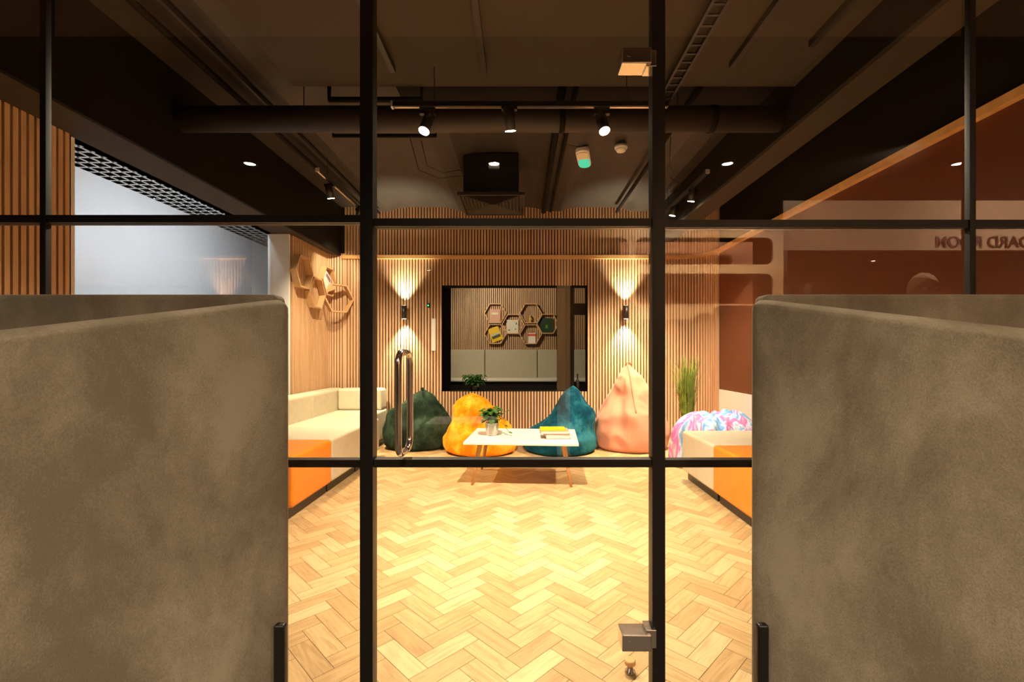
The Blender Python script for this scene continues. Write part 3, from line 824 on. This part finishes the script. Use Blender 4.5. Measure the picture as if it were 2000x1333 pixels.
# green: squat with shoulder on one side and top on the other
fg = mk([(0, .02), (.05, .72), (.16, .96), (.36, 1.0), (.58, .84), (.76, .58), (.90, .33), (1, .01)], .735,
        ([(0, 0), (.5, .01), (1, .06)], [(0, 0), (.5, .02), (1, .10)]), .425, .38, .03, 6, .6,
        bumps=[((-.30, -.1, .40), .26, (-.04, -.05, .06)), ((.02, -.25, .45), .24, (0, .10, -.03))])
pg = MB(); pg.box(.04, .07, -.02, .02, .725, .765)
beanbag('beanbag', (-1.34, 5.90, 0), 'v_green', 'dark green velvet beanbag behind the steel door handle', fg, [('carry_loop', pg, 'v_green')])
# orange: narrow slumped head over a wide seat
fo = mk([(0, .02), (.05, .74), (.14, .96), (.30, 1.0), (.44, .88), (.56, .66), (.64, .58), (.76, .58), (.88, .44), (.96, .2), (1, .01)], .71,
        ([(0, 0), (.4, -.02), (.62, -.10), (1, -.13)], [(0, 0), (.5, .05), (1, .14)]), .445, .41, .03, 6, .2,
        bumps=[((-.34, -.2, .33), .24, (-.04, -.08, .05)), ((.25, .05, .42), .22, (.04, 0, .07)), ((-.0, -.30, .38), .16, (0, .10, -.02))])
beanbag('beanbag', (-.49, 5.60, 0), 'v_orange', 'bright orange velvet beanbag with a slumped top behind the coffee table', fo)
# blue: pyramid leaning to its tip
fb = mk([(0, .02), (.05, .80), (.14, .98), (.28, 1.0), (.45, .80), (.65, .52), (.82, .30), (.93, .17), (1, .01)], .80,
        ([(0, 0), (.3, .02), (.6, .14), (1, .19)], [(0, 0), (.5, .05), (1, .12)]), .455, .42, .02, 6, 1.0,
        bumps=[((.34, -.05, .42), .26, (.05, -.03, .05))])
beanbag('beanbag', (.47, 5.66, 0), 'v_blue', 'teal blue velvet beanbag leaning to a blunt peak behind the stacked books', fb)
# pink: tall teardrop with loose folded top
fp = mk([(0, .02), (.05, .82), (.13, .96), (.26, 1.0), (.40, .92), (.55, .73), (.70, .53), (.84, .33), (.94, .17), (1, .012)], 1.07,
        ([(0, 0), (.5, 0), (1, -.02)], [(0, 0), (.5, .03), (1, .12)]), .475, .43, .05, 6, .1,
        bumps=[((-.20, -.18, .66), .26, (.03, .09, 0)), ((.14, -.24, .62), .2, (0, .05, 0)), ((0, -.36, .45), .3, (0, -.05, 0))])
def on(f, u, t, off):
    p = f(u, t); c = f(u, t) - Vector((sup(t, [(0, 0), (1, -.02)]), sup(t, [(0, 0), (1, .12)]), p.z)); c.z = 0
    return p + c.normalized() * off
pf = MB()
pf.tube([on(fp, .74, t, .004) for t in [.52 + .46 * k / 20 for k in range(21)]], .009, 8)
pl_ = MB(); pl_.tube([(-.05, .10, 1.05), (-.03, .09, 1.09), (.0, .09, 1.095), (.02, .10, 1.055)], .010, 8)
pbag = beanbag('beanbag', (1.41, 5.84, 0), 'f_pink', 'tall pale pink teardrop beanbag beneath the wall sconce', fp, [('seam', pf, 'f_pink_d'), ('carry_loop', pl_, 'f_pink_d')])
# marbled: flattened, pinched in the middle
def fm(u, t):
    a = 2 * math.pi * u
    r = sup(t, [(0, .02), (.05, .80), (.18, 1.0), (.45, .98), (.65, .78), (.85, .38), (1, .01)])
    z = .56 * sup(t, [(0, 0), (.06, 0.003), (.3, .30), (.65, .86), (.85, 1.0), (1, .86)])
    cr = 1 - .06 * abs(math.sin(9 * a + 1.2 * math.sin(6 * t))) * min(1, t * 2)
    lob = 1 + .10 * math.cos(2 * a + .4)
    x = math.cos(a) * r * .43 * cr * lob; y = math.sin(a) * r * .42 * cr
    z += .05 * math.sin(a * 2 + .6) * math.sin(t * math.pi) + .03 * math.sin(11 * a) * math.sin(t * math.pi) * t
    return Vector((x + .06 * t, y, max(z, 0)))
beanbag('beanbag', (2.06, 4.92, 0), 'tiedye', 'pink, blue and white marbled beanbag wedged between sofa and grass plant', fm, nu=160)

# ------------------------------------------------------------------ wall lights
def sconce(x, label, en=170):
    z = 1.775; y = YB - SD
    e = empty('wall_sconce', (x, y, z)); tag(e, label, 'wall light', 'black up-and-down wall lights')
    q = MB(); q.tube([(0, -.075, -.09), (0, -.075, .09)], .036, 24); q.build('lamp_body', 'blackplastic', e)
    q = MB(); q.box(-.02, .02, -.05, 0, -.03, .03); q.build('bracket', 'blackplastic', e)
    for s in (-1, 1):
        q = MB(); q.tube([(0, -.075, s * .0902), (0, -.075, s * .0915)], .028, 20); q.build('lens', 'lamp_soft', e)
        spot('sconce_light', (x, y - .075, z + s * .10), (x, y - .058, z + s * 1.2), en, 82, .9, (1.0, .82, .54), .02)
sconce((790 - 1018) / 889 * 6.27, 'black cylinder wall light on the slats above the green beanbag')
sconce((1222 - 1018) / 889 * 6.27, 'black cylinder wall light on the slats above the pink beanbag')
# exit button with green light, and pale strip beside the opening
e = empty('exit_button', (-1.29, YB - SD, 1.875)); tag(e, 'small door release with a green light on the slatted wall', 'switch')
q = MB(); q.box(-.02, .02, -.015, 0, -.03, .03); q.build('housing', 'blackplastic', e)
q = MB(); q.lathe([(.010, 0), (.010, .003), (.004, .005)], seg=14, mat=Matrix.Translation((0, -.015, 0)) @ Matrix.Rotation(R(90), 4, 'X')); q.build('indicator_light', 'green_led', e)
q = MB(); q.box(-.030, .030, -.012, 0, -.225, .225)
o = q.build('pale_strip', 'white_paint', None, (-1.215, YB - SD, 1.47), bevel=.003); tag(o, 'narrow pale upright strip on the slats beside the wall opening', 'wall plate')

# ------------------------------------------------------------------ track lights
def track(p0, p1, label):
    p0, p1 = Vector(p0), Vector(p1); e = empty('light_track', p0); tag(e, label, 'light track', 'black lighting tracks under the ceiling')
    d = p1 - p0; L = d.length; e.rotation_euler = (0, 0, math.atan2(d.y, d.x))
    q = MB(); q.box(0, L, -.018, .018, 0, .032); q.build('rail', 'blackplastic', e)
    q = MB(); q.box(.01, L - .01, -.006, .006, -.0015, .0); q.build('conductor_slot', 'chrome', e)
    q = MB(); q.box(-.012, 0, -.019, .019, -.003, .034); q.build('end_cap', 'greytable', e)
    for t in (.15, .85):
        q = MB(); q.tube([(L * t, 0, .032), (L * t, 0, 3.2 - p0.z)], .003, 6); q.build('suspension_wire', 'blackplastic', e)
    return e
def spothead(loc, aim, label, en, ang=60, blend=.6, fs=.034, r=.036, L=.13, col=WARM, lit='lamp_face', rz=2.80, k_=4.7):
    """loc = lamp face centre"""
    loc = Vector(loc); aim = Vector(aim); d = (aim - loc).normalized()
    e = empty('track_spotlight', loc); tag(e, label, 'spotlight', 'black track spotlights')
    m4 = d.to_track_quat('-Z', 'Y').to_matrix().to_4x4()
    q = MB(); q.lathe([(r, 0.0), (r, L), (r * .7, L + .012), (.004, L + .014)], seg=24, mat=m4); q.build('lamp_body', 'blackplastic', e)
    q = MB(); q.lathe([(fs, -.001), (fs, -.003)], seg=24, mat=m4); q.build('lens', lit, e)
    back = m4 @ Vector((0, 0, L * .6)); rz = rz - loc.z
    q = MB(); q.tube([back, Vector((back.x, back.y, rz - .02))], .007, 8); q.box(back.x - .05, back.x + .05, back.y - .016, back.y + .016, rz - .032, rz - .004); q.build('track_adapter', 'blackplastic', e)
    spot('track_lamp', loc + d * .012, aim, en * k_, ang, blend, col, .03)
    return e
track((-.83, 2.95, 2.80), (.95, 2.95, 2.80), 'black light track running across the ceiling in front of the duct')
for x, ax, lb in ((-.63, -1.25, 'lit spotlight on the cross track, the one nearest the bright window'), (-.07, .15, 'lit spotlight in the middle of the cross track'), (.54, 1.0, 'lit spotlight on the cross track, the one nearest the hinge post')):
    spothead((x, 2.95, 2.648), (ax, 1.95 if abs(x) > .3 else 3.9, 0), lb, 82 if abs(x) > .3 else 150, 112, 1.0, col=(1.0, .80, .57))
track((-1.95, 4.36, 2.95), (-1.95, 5.85, 2.95), 'black light track running beside the bulkhead over the cream sofa')
spothead((-1.965, 4.70, 2.81), (-1.7, 5.6, 0), 'lit spotlight on the track over the cream sofa, beside the bulkhead', 50, 100, 1.0, rz=2.95, k_=12)
spothead((-1.97, 5.5, 2.91 - .05), (-2.45, 6.1, 2.2), 'spotlight turned to the hexagon shelves at the end of its track', 9, 60, .7, rz=2.95, k_=12)
track((1.80, 4.4, 2.95), (1.80, 5.8, 2.95), 'black light track running beside the box beam over the marbled beanbag')
spothead((1.81, 4.85, 2.83), (1.5, 5.6, 0), 'lit spotlight on the track over the marbled beanbag', 52, 100, 1.0, rz=2.95, k_=12)
spothead((1.81, 5.45, 2.86), (1.2, 6.0, 0), 'spotlight at the far end of the track above the pink beanbag', 26, 75, .8, rz=2.95, k_=12)

# ------------------------------------------------------------------ ducts, vent, detector, exit light, conduits
e = empty('air_duct', (0, 3.35, 2.93)); tag(e, 'long round dark duct crossing the room under the ceiling', 'duct')
q = MB(); q.tube([(-2.5, 0, 0), (1.9, 0, 0)], .09, 28); q.build('pipe', 'ceilpaint', e)
for x in (-1.1, .3, 1.4):
    q = MB(); q.tube([(x - .02, 0, 0), (x + .02, 0, 0)], .095, 28); q.build('joint_band', 'black_paint', e)
for x in (-1.6, 1.15):
    q = MB(); q.tube([(x, 0, .085), (x, 0, .29)], .004, 6); q.build('hanger_rod', 'blackplastic', e)
e = empty('air_conditioning_vent', (-.30, 4.85, 2.81)); tag(e, 'square louvred air vent below a black duct box near the back wall', 'vent')
q = MB(); q.box(-.285, .275, -.25, .25, 0, .42); q.build('duct_box', 'blackplastic', e)
q = MB()
for (a, c) in ((.335, .315),):
    q.box(-a, a, -a, -c, -.03, 0); q.box(-a, a, c, a, -.03, 0); q.box(-a, -c, -c, c, -.03, 0); q.box(c, a, -c, c, -.03, 0)
q.build('frame', 'ceilpaint', e)
q = MB()
for k in range(8):
    a = .305 - k * .036; z = -.018 + .0
    for s in (0, 1, 2, 3):
        m4 = Matrix.Rotation(R(90 * s), 4, 'Z')
        pts = [m4 @ Vector(v) for v in ((-a, -a, z - .008), (a, -a, z - .008), (a - .022, -a + .022, z + .012), (-a + .022, -a + .022, z + .012))]
        v = [q.bm.verts.new(p) for p in pts]; q.bm.faces.new(v)
o = q.build('louvre', 'brown_paint', e, recalc=False)
md = o.modifiers.new('solid', 'SOLIDIFY'); md.thickness = .0025
e = empty('smoke_detector', (.965, 4.4, 3.185 + .03)); tag(e, 'round white smoke detector on the ceiling beside the green exit light', 'smoke detector')
q = MB(); q.lathe([(.062, 0), (.062, -.02), (.058, -.03)][::-1], seg=28); q.build('base', 'white_paint', e)
q = MB(); q.lathe([(.012, -.062), (.040, -.056), (.050, -.036), (.052, -.030)], seg=28); q.build('head', 'white_paint', e)
e = empty('emergency_exit_light', (.625, 4.56, 3.15), R(-13)); tag(e, 'white emergency exit light glowing green at one end under the ceiling', 'exit light')
def capsule(q, x, y0, y1, z0, z1):
    pts = []
    for k in range(9): a = R(180 + 180 * k / 8); pts.append((x * math.cos(a), y0 + x * math.sin(a), z0))
    for k in range(9): a = R(180 * k / 8); pts.append((x * math.cos(a), y1 + x * math.sin(a), z0))
    q.prism(pts, (0, 0, z1 - z0))
q = MB(); capsule(q, .066, -.14, .14, .0, .05); q.build('housing', 'white_paint', e, bevel=.008)
q = MB(); capsule(q, .056, -.125, -.08, -.012, 0); q.build('diffuser', 'pages', e, bevel=.006)
q = MB(); capsule(q, .056, .035, .13, -.012, 0); q.build('green_lens', 'green_glow', e, bevel=.006)
def conduit(path, r, label, mat='black_paint', name='conduit'):
    q = MB(); q.tube(path, r, 10); o = q.build(name, mat); tag(o, label, 'cable' if name == 'cable' else 'pipe', 'pipes and cables under the dark ceiling'); return o
conduit([(-2.12, 1.5, 3.12), (-2.12, 6.2, 3.12)], .022, 'black pipe running along the ceiling beside the bulkhead')
conduit([(-1.93, 1.5, 3.12), (-1.93, 6.2, 3.12)], .016, 'thinner black pipe parallel to the one beside the bulkhead')
conduit([(.30, 3.3, 3.14), (.30, 6.2, 3.14)], .03, 'thick dark pipe running to the back wall past the air vent')
conduit([(.40, 3.3, 3.15), (.40, 6.2, 3.15)], .018, 'thin dark pipe hugging the thick one past the air vent')
conduit([(1.30, 3.3, 3.14), (1.30, 6.2, 3.14)], .02, 'dark pipe running back beyond the smoke detector')
conduit([(-1.35, 3.20, 3.22), (-1.35, 3.20, 2.99), (-.70, 3.20, 2.99), (-.70, 3.20, 3.22)], .02, 'short black bar hung across below the ceiling slab edge')
conduit([(-1.55, 3.75, 3.22), (-1.55, 3.75, 3.0), (-.70, 3.75, 3.0), (-.70, 3.75, 3.22)], .016, 'short black pipe behind the cross duct')
def cable(pts, label, r=.004):
    return conduit(pts, r, label, 'blackplastic', 'cable')
cable([(.32, 3.95, 3.24), (.40, 3.97, 3.03), (.5, 4.0, 3.02), (.6, 4.1, 3.08), (.62, 4.3, 3.16)], 'thin cable drooping towards the exit light')
cable([(-.95, 4.3, 3.24), (-.9, 4.35, 3.0), (-.75, 4.4, 2.95), (-.62, 4.45, 3.0), (-.59, 4.6, 3.05)], 'cable looping down beside the air vent box')
cable([(-1.05, 4.3, 3.24), (-.98, 4.35, 2.96), (-.80, 4.4, 2.90), (-.64, 4.45, 2.94), (-.59, 4.6, 3.0)], 'lowest looping cable beside the air vent box')
cable([(1.38, 4.2, 3.2), (1.40, 4.3, 3.0), (1.50, 4.5, 2.99), (1.6, 4.9, 3.1), (1.78, 4.9, 2.99)], 'cable hanging down to the track over the marbled beanbag')
for x, y0_, y1_, lb in ((-.83, 2.1, 2.95, 'black mounting strip under the slab near the cross track end'), (-.24, 2.1, 3.0, 'black mounting strip under the slab over the middle spotlight'),
                    (1.34, 2.1, 2.9, 'black mounting strip under the slab beside the cable ladder'), (1.72, 2.1, 2.7, 'black mounting strip under the slab closest to the box beam')):
    q = MB(); q.box(x - .016, x + .016, y0_, y1_, 3.02, 3.06); o = q.build('mounting_strip', 'blackplastic'); tag(o, lb, 'rail', 'mounting strips under the ceiling slab')
e = empty('cable_ladder', (1.02, 2.3, 3.0)); tag(e, 'black cable ladder hung under the ceiling slab', 'cable tray')
for x in (-.04, .04):
    q = MB(); q.box(x - .008, x + .008, 0, .95, 0, .03); q.build('side_rail', 'blackplastic', e)
for k in range(12):
    q = MB(); q.box(-.04, .04, .04 + k * .078, .055 + k * .078, .005, .012); q.build('rung', 'blackplastic', e)

# ------------------------------------------------------------------ corridor behind the camera (seen mirrored in the glass)
ZK = 2.60
b = MB(); b.box(-8, 9, .67, YG - .03, 2.62, 2.72); tag(b.build('ceiling_corridor_edge', 'plaster'), kind='structure')
b = MB(); b.box(-8, 9, -8, .67, ZK + .02, 2.72); tag(b.build('ceiling_corridor', 'black_paint'), kind='structure')
b = MB(); b.box(-8.1, -8, -8, YG, 0, ZK); b.box(9, 9.1, -8, YG, 0, ZK); b.box(-8, 9, -8.1, -8, 0, ZK); tag(b.build('wall_corridor', 'black_paint'), kind='structure')
b = MB(); b.box(-8, XL - .06, YG - .03, YG + .03, 0, 2.72); b.box(XR + .06, 9, YG - .03, YG + .03, 0, 2.72); tag(b.build('wall_front', 'black_paint'), kind='structure')
proto = None
for i, (x, y, lb) in enumerate(((-2.0, -.65, 'recessed downlight mirrored in the glass beside the bulkhead'), (-.2, -.65, 'recessed downlight mirrored over the air vent box'), (1.52, -.65, 'recessed downlight mirrored beside the box beam'), (3.22, -.65, 'recessed downlight mirrored on the rust wall'),
                       (-1.55, -4.9, 'recessed downlight mirrored over the slats beside the sconce'), (5.30, -4.14, 'recessed downlight of the board room nearest the sign'), (6.2, -5.9, 'recessed downlight deep in the board room'), (7.2, -4.6, 'recessed downlight at the far side of the board room'))):
    if proto is None:
        proto = empty('downlight', (x, y, ZK)); 
        q = MB(); q.lathe([(.055, .018), (.055, 0), (.045, -.004), (.045, .018)], seg=24); q.build('bezel', 'blackplastic', proto)
        q = MB(); q.lathe([(.038, .006), (.038, .010)], seg=24); q.build('lens', 'down_face', proto)
        o = proto
    else: o = copy_tree(proto)
    o.location = (x, y, ZK); tag(o, lb, 'downlight', 'corridor ceiling downlights')
    en = 300 if i < 4 else 110
    spot('downlight_lamp', (x, y, ZK - .02), (x, y + (.25 if i < 4 else 0), 0), en, 125, 1.0, WARM2, .04)
e = tag(MB(), None) if False else None
q = MB(); q.lathe([(.06, 0), (.06, .012), (.05, .018)][::-1], seg=24); o = q.build('ceiling_speaker', 'white_paint', None, (-1.42, .98, 2.60)); tag(o, 'small round white disc on the corridor ceiling mirrored in the glass', 'ceiling speaker')
# board room front
BY = -1.5
b = MB(); b.box(2.42, 9, BY - .06, BY, 2.16, 2.62); tag(b.build('wall_boardroom_fascia', 'plaster'), kind='structure')
cu = bpy.data.curves.new('sign_lettering', 'FONT'); cu.body = 'BOARD ROOM'; cu.size = .145; cu.extrude = .004; cu.offset = .003
so = bpy.data.objects.new('sign_lettering', cu); COL.objects.link(so); so.location = (4.79, BY + .006, 2.185); so.rotation_euler = (R(90), 0, R(180))
cu.materials.append(M['letter'])
me_ = bpy.data.meshes.new_from_object(so.evaluated_get(bpy.context.evaluated_depsgraph_get())); lo_, ro_ = so.location.copy(), so.rotation_euler.copy()
bpy.data.objects.remove(so); so = bpy.data.objects.new('sign_lettering', me_); COL.objects.link(so); so.location = lo_; so.rotation_euler = ro_
tag(so, 'brown sign lettering on the board room fascia', 'sign')
b = MB(); b.box(2.42, 2.46, BY - .05, BY, 0, 2.16); b.box(5.2, 5.24, BY - .05, BY, 0, 2.16); b.box(2.42, 9, BY - .05, BY, 0, .05)
w5 = b.build('window_5', 'frame'); tag(w5, kind='structure')
g = MB(); g.box(2.46, 5.2, BY - .03, BY - .022, .05, 2.16); g.build('glass_pane', 'glass', w5)
g = MB(); g.box(5.24, 9, BY - .03, BY - .022, .05, 2.16); g.build('glass_pane', 'glass', w5)
b = MB()
for i in range(60): b.box(2.6 + i * .11, 2.66 + i * .11, -5.0, -4.97, 0, 1.95)
b.box(2.5, 9, -5.06, -5.0, 0, ZK, 1); tag(b.build('wall_boardroom', ['slat', 'rust']), kind='structure')
# plywood alcove frame with rounded openings
e = empty('alcove_frame', (1.3, -1.2, 0)); tag(e, 'tan plywood frame with rounded openings mirrored in the glass', 'shelving unit')
def rrect(x0, x1, z0, z1, r, n=6):
    P = []
    for (cx, cz, a0) in ((x1 - r, z1 - r, 0), (x0 + r, z1 - r, 90), (x0 + r, z0 + r, 180), (x1 - r, z0 + r, 270)):
        for k in range(n + 1): a = R(a0 + 90 * k / n); P.append((cx + r * math.cos(a), cz + r * math.sin(a)))
    return P
def holed(x0, x1, z0, z1, holes, y0, y1, nm, mat, parent):
    bm = bmesh.new(); edges = []
    def loop(P):
        v = [bm.verts.new((x, y0, z)) for x, z in P]; return [bm.edges.new((v[i], v[(i + 1) % len(v)])) for i in range(len(v))]
    edges += loop([(x0, z0), (x1, z0), (x1, z1), (x0, z1)])
    for h in holes: edges += loop(rrect(*h))
    r_ = bmesh.ops.triangle_fill(bm, use_beauty=True, edges=edges)
    ex = bmesh.ops.extrude_face_region(bm, geom=bm.faces[:])
    bmesh.ops.translate(bm, vec=(0, y1 - y0, 0), verts=[g_ for g_ in ex['geom'] if isinstance(g_, bmesh.types.BMVert)])
    q = MB(); q.bm.free(); q.bm = bm; return q.build(nm, mat, parent)
X0 = .31 - 1.3
holed(X0, 2.25 - 1.3, 0.1, 2.29, [(X0 + .11, .92 - 1.3, .30, 2.20, .06), (.98 - 1.3, 2.16 - 1.3, 1.97, 2.20, .06), (.98 - 1.3, 2.16 - 1.3, 1.63, 1.89, .06), (.98 - 1.3, 2.16 - 1.3, .65, 1.50, .08)], -.02, .0, 'front_panel', 'plywood', e)
q = MB(); q.box(.95 - 1.3, .93, -.5, -.48, 1.54, 2.28); q.build('back_panel', 'warmpanel', e)
q = MB(); q.box(X0 + .02, .93, -.53, -.50, .1, 2.28); q.build('dark_back_panel', 'black_paint', e)
q = MB(); q.box(.95 - 1.3, .93, -.48, -.02, 1.54, 1.56); q.box(.95 - 1.3, .93, -.48, -.02, 1.93, 1.95); q.build('shelf', 'warmpanel', e)
q = MB(); q.box(X0, .95, -.45, -.02, .0, .10); q.build('plinth', 'blackplastic', e)
spot('alcove_fill', (1.5, -.25, 2.55), (1.4, -1.4, 1.75), 420, 90, .8, WARM2, .04)  # added fill without a fitting, brightens the alcove's mirror image
spot('fascia_fill', (2.7, -.3, 2.55), (2.6, -1.5, 2.35), 260, 110, .9, WARM2, .04)  # added fill, no fitting here, lifts the fascia in the mirror image
spot('fascia_fill', (4.3, -.3, 2.55), (4.4, -1.5, 2.35), 420, 110, .9, WARM2, .04)  # second added fill, keeps the fascia bright along its length
bottle('bottle', (3.05, -2.2, 1.62), .58, 'dark tall bottle mirrored in the glass in front of the rust wall', .09)
q = MB(); q.box(-.3, .3, -.16, .16, 0, 1.62); o = q.build('pedestal', 'blackplastic', None, (3.05, -2.2, 0)); tag(o, 'dark pedestal carrying the tall bottle in the board room', 'pedestal')
# small grey side table
e = empty('side_table', (-.46, -.62, 0)); tag(e, 'small grey topped side table mirrored in the glass before the green beanbag', 'table')
q = MB(); q.box(-.2, .28, -.15, .22, .70, .725); q.build('tabletop', 'greytable', e, bevel=.004)
q = MB(); q.tube([(0.04, 0.03, 0.02), (0.04, 0.03, .70)], .03, 16); q.build('leg', 'frame', e)
q = MB(); q.lathe([(.18, 0), (.18, .015), (.04, .025)], c=(.04, .03, 0), seg=28); q.build('base', 'frame', e)

# ------------------------------------------------------------------ person standing in the corridor, seen mirrored
def skin_obj(name, pts, edges, radii, mat, parent, sub=2):
    me = bpy.data.meshes.new(name); me.from_pydata(pts, edges, []); me.materials.append(M[mat])
    o = bpy.data.objects.new(name, me); COL.objects.link(o); o.parent = parent
    md = o.modifiers.new('skin', 'SKIN'); md.use_smooth_shade = True
    for v, r in zip(me.skin_vertices[0].data, radii):
        v.radius = (r, r) if not hasattr(r, '__len__') else r
    me.skin_vertices[0].data[0].use_root = True
    s_ = o.modifiers.new('sub', 'SUBSURF'); s_.levels = sub; s_.render_levels = sub
    return o
pe = empty('person', (2.83, -.50, 0), R(195)); tag(pe, 'person with short fair hair and dark top standing, mirrored in the glass by the sign', 'person')
P_ = [(0, 0, .95), (0, .01, 1.12), (0, .02, 1.30), (0, .01, 1.43), (0, 0, 1.50), (0, -.01, 1.56)]; rad = [(.15, .11), (.13, .10), (.16, .11), (.12, .08), .055, .055]
E_ = [(0, 1), (1, 2), (2, 3), (3, 4), (4, 5)]
for s in (-1, 1):
    i = len(P_); P_ += [(s * .10, 0, .88), (s * .11, -.01, .50), (s * .11, .02, .10), (s * .115, -.12, .045)]; rad += [.095, .06, .042, .035]
    E_ += [(0, i), (i, i + 1), (i + 1, i + 2), (i + 2, i + 3)]
    i = len(P_); P_ += [(s * .18, .01, 1.42), (s * .23, .03, 1.14), (s * .24, -.06, .90), (s * .24, -.08, .82)]; rad += [.055, .042, .032, .034]
    E_ += [(3, i), (i, i + 1), (i + 1, i + 2), (i + 2, i + 3)]
skin_obj('body', P_, E_, rad, 'skin', pe)
for s in (-1, 1):   # fingers
    base = Vector((s * .24, -.085, .80))
    for k, (off, L_) in enumerate(((-.024, .065), (-.008, .078), (.009, .074), (.025, .058))):
        a = base + Vector((0, off, 0)); q = MB(); q.tube([a, a + Vector((-s * .004, -.002, -L_ * .5)), a + Vector((-s * .018, -.004, -L_ * .95))], [.009, .008, .006], 8); q.build('finger', 'skin', pe)
    a = base + Vector((-s * .01, -.035, .03)); q = MB(); q.tube([a, a + Vector((-s * .015, -.018, -.03)), a + Vector((-s * .018, -.016, -.055))], [.011, .009, .007], 8); q.build('thumb', 'skin', pe)
q = MB()
def headf(u, t):
    a = 2 * math.pi * u; th = math.pi * t; r = math.sin(th)
    x = .074 * r * math.cos(a); y = .095 * r * math.sin(a); z = 1.645 - .118 * math.cos(th)
    if z < 1.62: x *= 1 - .30 * (1.62 - z) / .09; y = y * (1 - .12 * (1.62 - z) / .09) - .012 * (1.62 - z) / .09
    fr = max(0, -math.sin(a)) ** 14
    y -= .026 * fr * math.exp(-((z - 1.625) / .018) ** 2) + .008 * max(0, -math.sin(a)) ** 20 * math.exp(-((z - 1.585) / .012) ** 2)
    y += .008 * math.exp(-((abs(x) - .03) / .012) ** 2) * math.exp(-((z - 1.65) / .014) ** 2) * (1 if math.sin(a) < 0 else 0)
    return Vector((x, y, z))
q.grid(headf, 40, 30, wrap_u=True); hd = q.build('head', 'skin', pe, smooth=True)
for s in (-1, 1):
    q = MB(); q.lathe([(.002, -.011), (.009, -.006), (.011, 0), (.009, .006), (.002, .011)], c=(s * .030, -.080, 1.652), seg=12); q.build('eye', 'paper', hd)
    q = MB(); q.lathe([(.004, -.028), (.013, -.016), (.016, .008), (.008, .026)], c=(s * .076, .008, 1.64), seg=12); q.build('ear', 'skin', hd)
q = MB()
def hairf(u, t):
    a = 2 * math.pi * u; th = math.pi * (.02 + .60 * t); front = max(0, -math.sin(a)); th = min(th, math.pi * (.62 - .30 * front))
    r = math.sin(th); k = 1.10 + .02 * math.sin(23 * a) + .012 * math.sin(9 * a + 6 * t)
    return Vector((.076 * k * r * math.cos(a), .004 + .097 * k * r * math.sin(a), 1.648 + .122 * 1.04 * math.cos(th)))
q.grid(hairf, 72, 16, wrap_u=True); hr = q.build('hair', 'hair', pe, smooth=True)
P2 = [(0, 0, .98), (0, .01, 1.12), (0, .02, 1.30), (0, .01, 1.42), (0, .0, 1.47)]; r2 = [(.17, .125), (.15, .12), (.175, .125), (.135, .095), .065]
E2 = [(0, 1), (1, 2), (2, 3), (3, 4)]
for s in (-1, 1):
    i = len(P2); P2 += [(s * .18, .01, 1.42), (s * .23, .03, 1.14), (s * .24, -.05, .93)]; r2 += [.066, .055, .045]; E2 += [(3, i), (i, i + 1), (i + 1, i + 2)]
skin_obj('shirt', P2, E2, r2, 'shirt', pe)
P3 = [(0, 0, .96)]; r3 = [(.16, .12)]; E3 = []
for s in (-1, 1):
    i = len(P3); P3 += [(s * .10, 0, .86), (s * .11, -.01, .50), (s * .11, .02, .10)]; r3 += [.105, .075, .06]; E3 += [(0, i), (i, i + 1), (i + 1, i + 2)]
skin_obj('trousers', P3, E3, r3, 'trousers', pe)
for s in (-1, 1):
    q = MB(); q.lathe([(.01, 0), (.05, .0), (.052, .03), (.045, .07), (.03, .10)], seg=20, mat=Matrix.Translation((s * .113, -.045, 0)) @ Matrix.Diagonal((.95, 2.6, 1, 1))); q.build('shoe', 'shoe', pe)
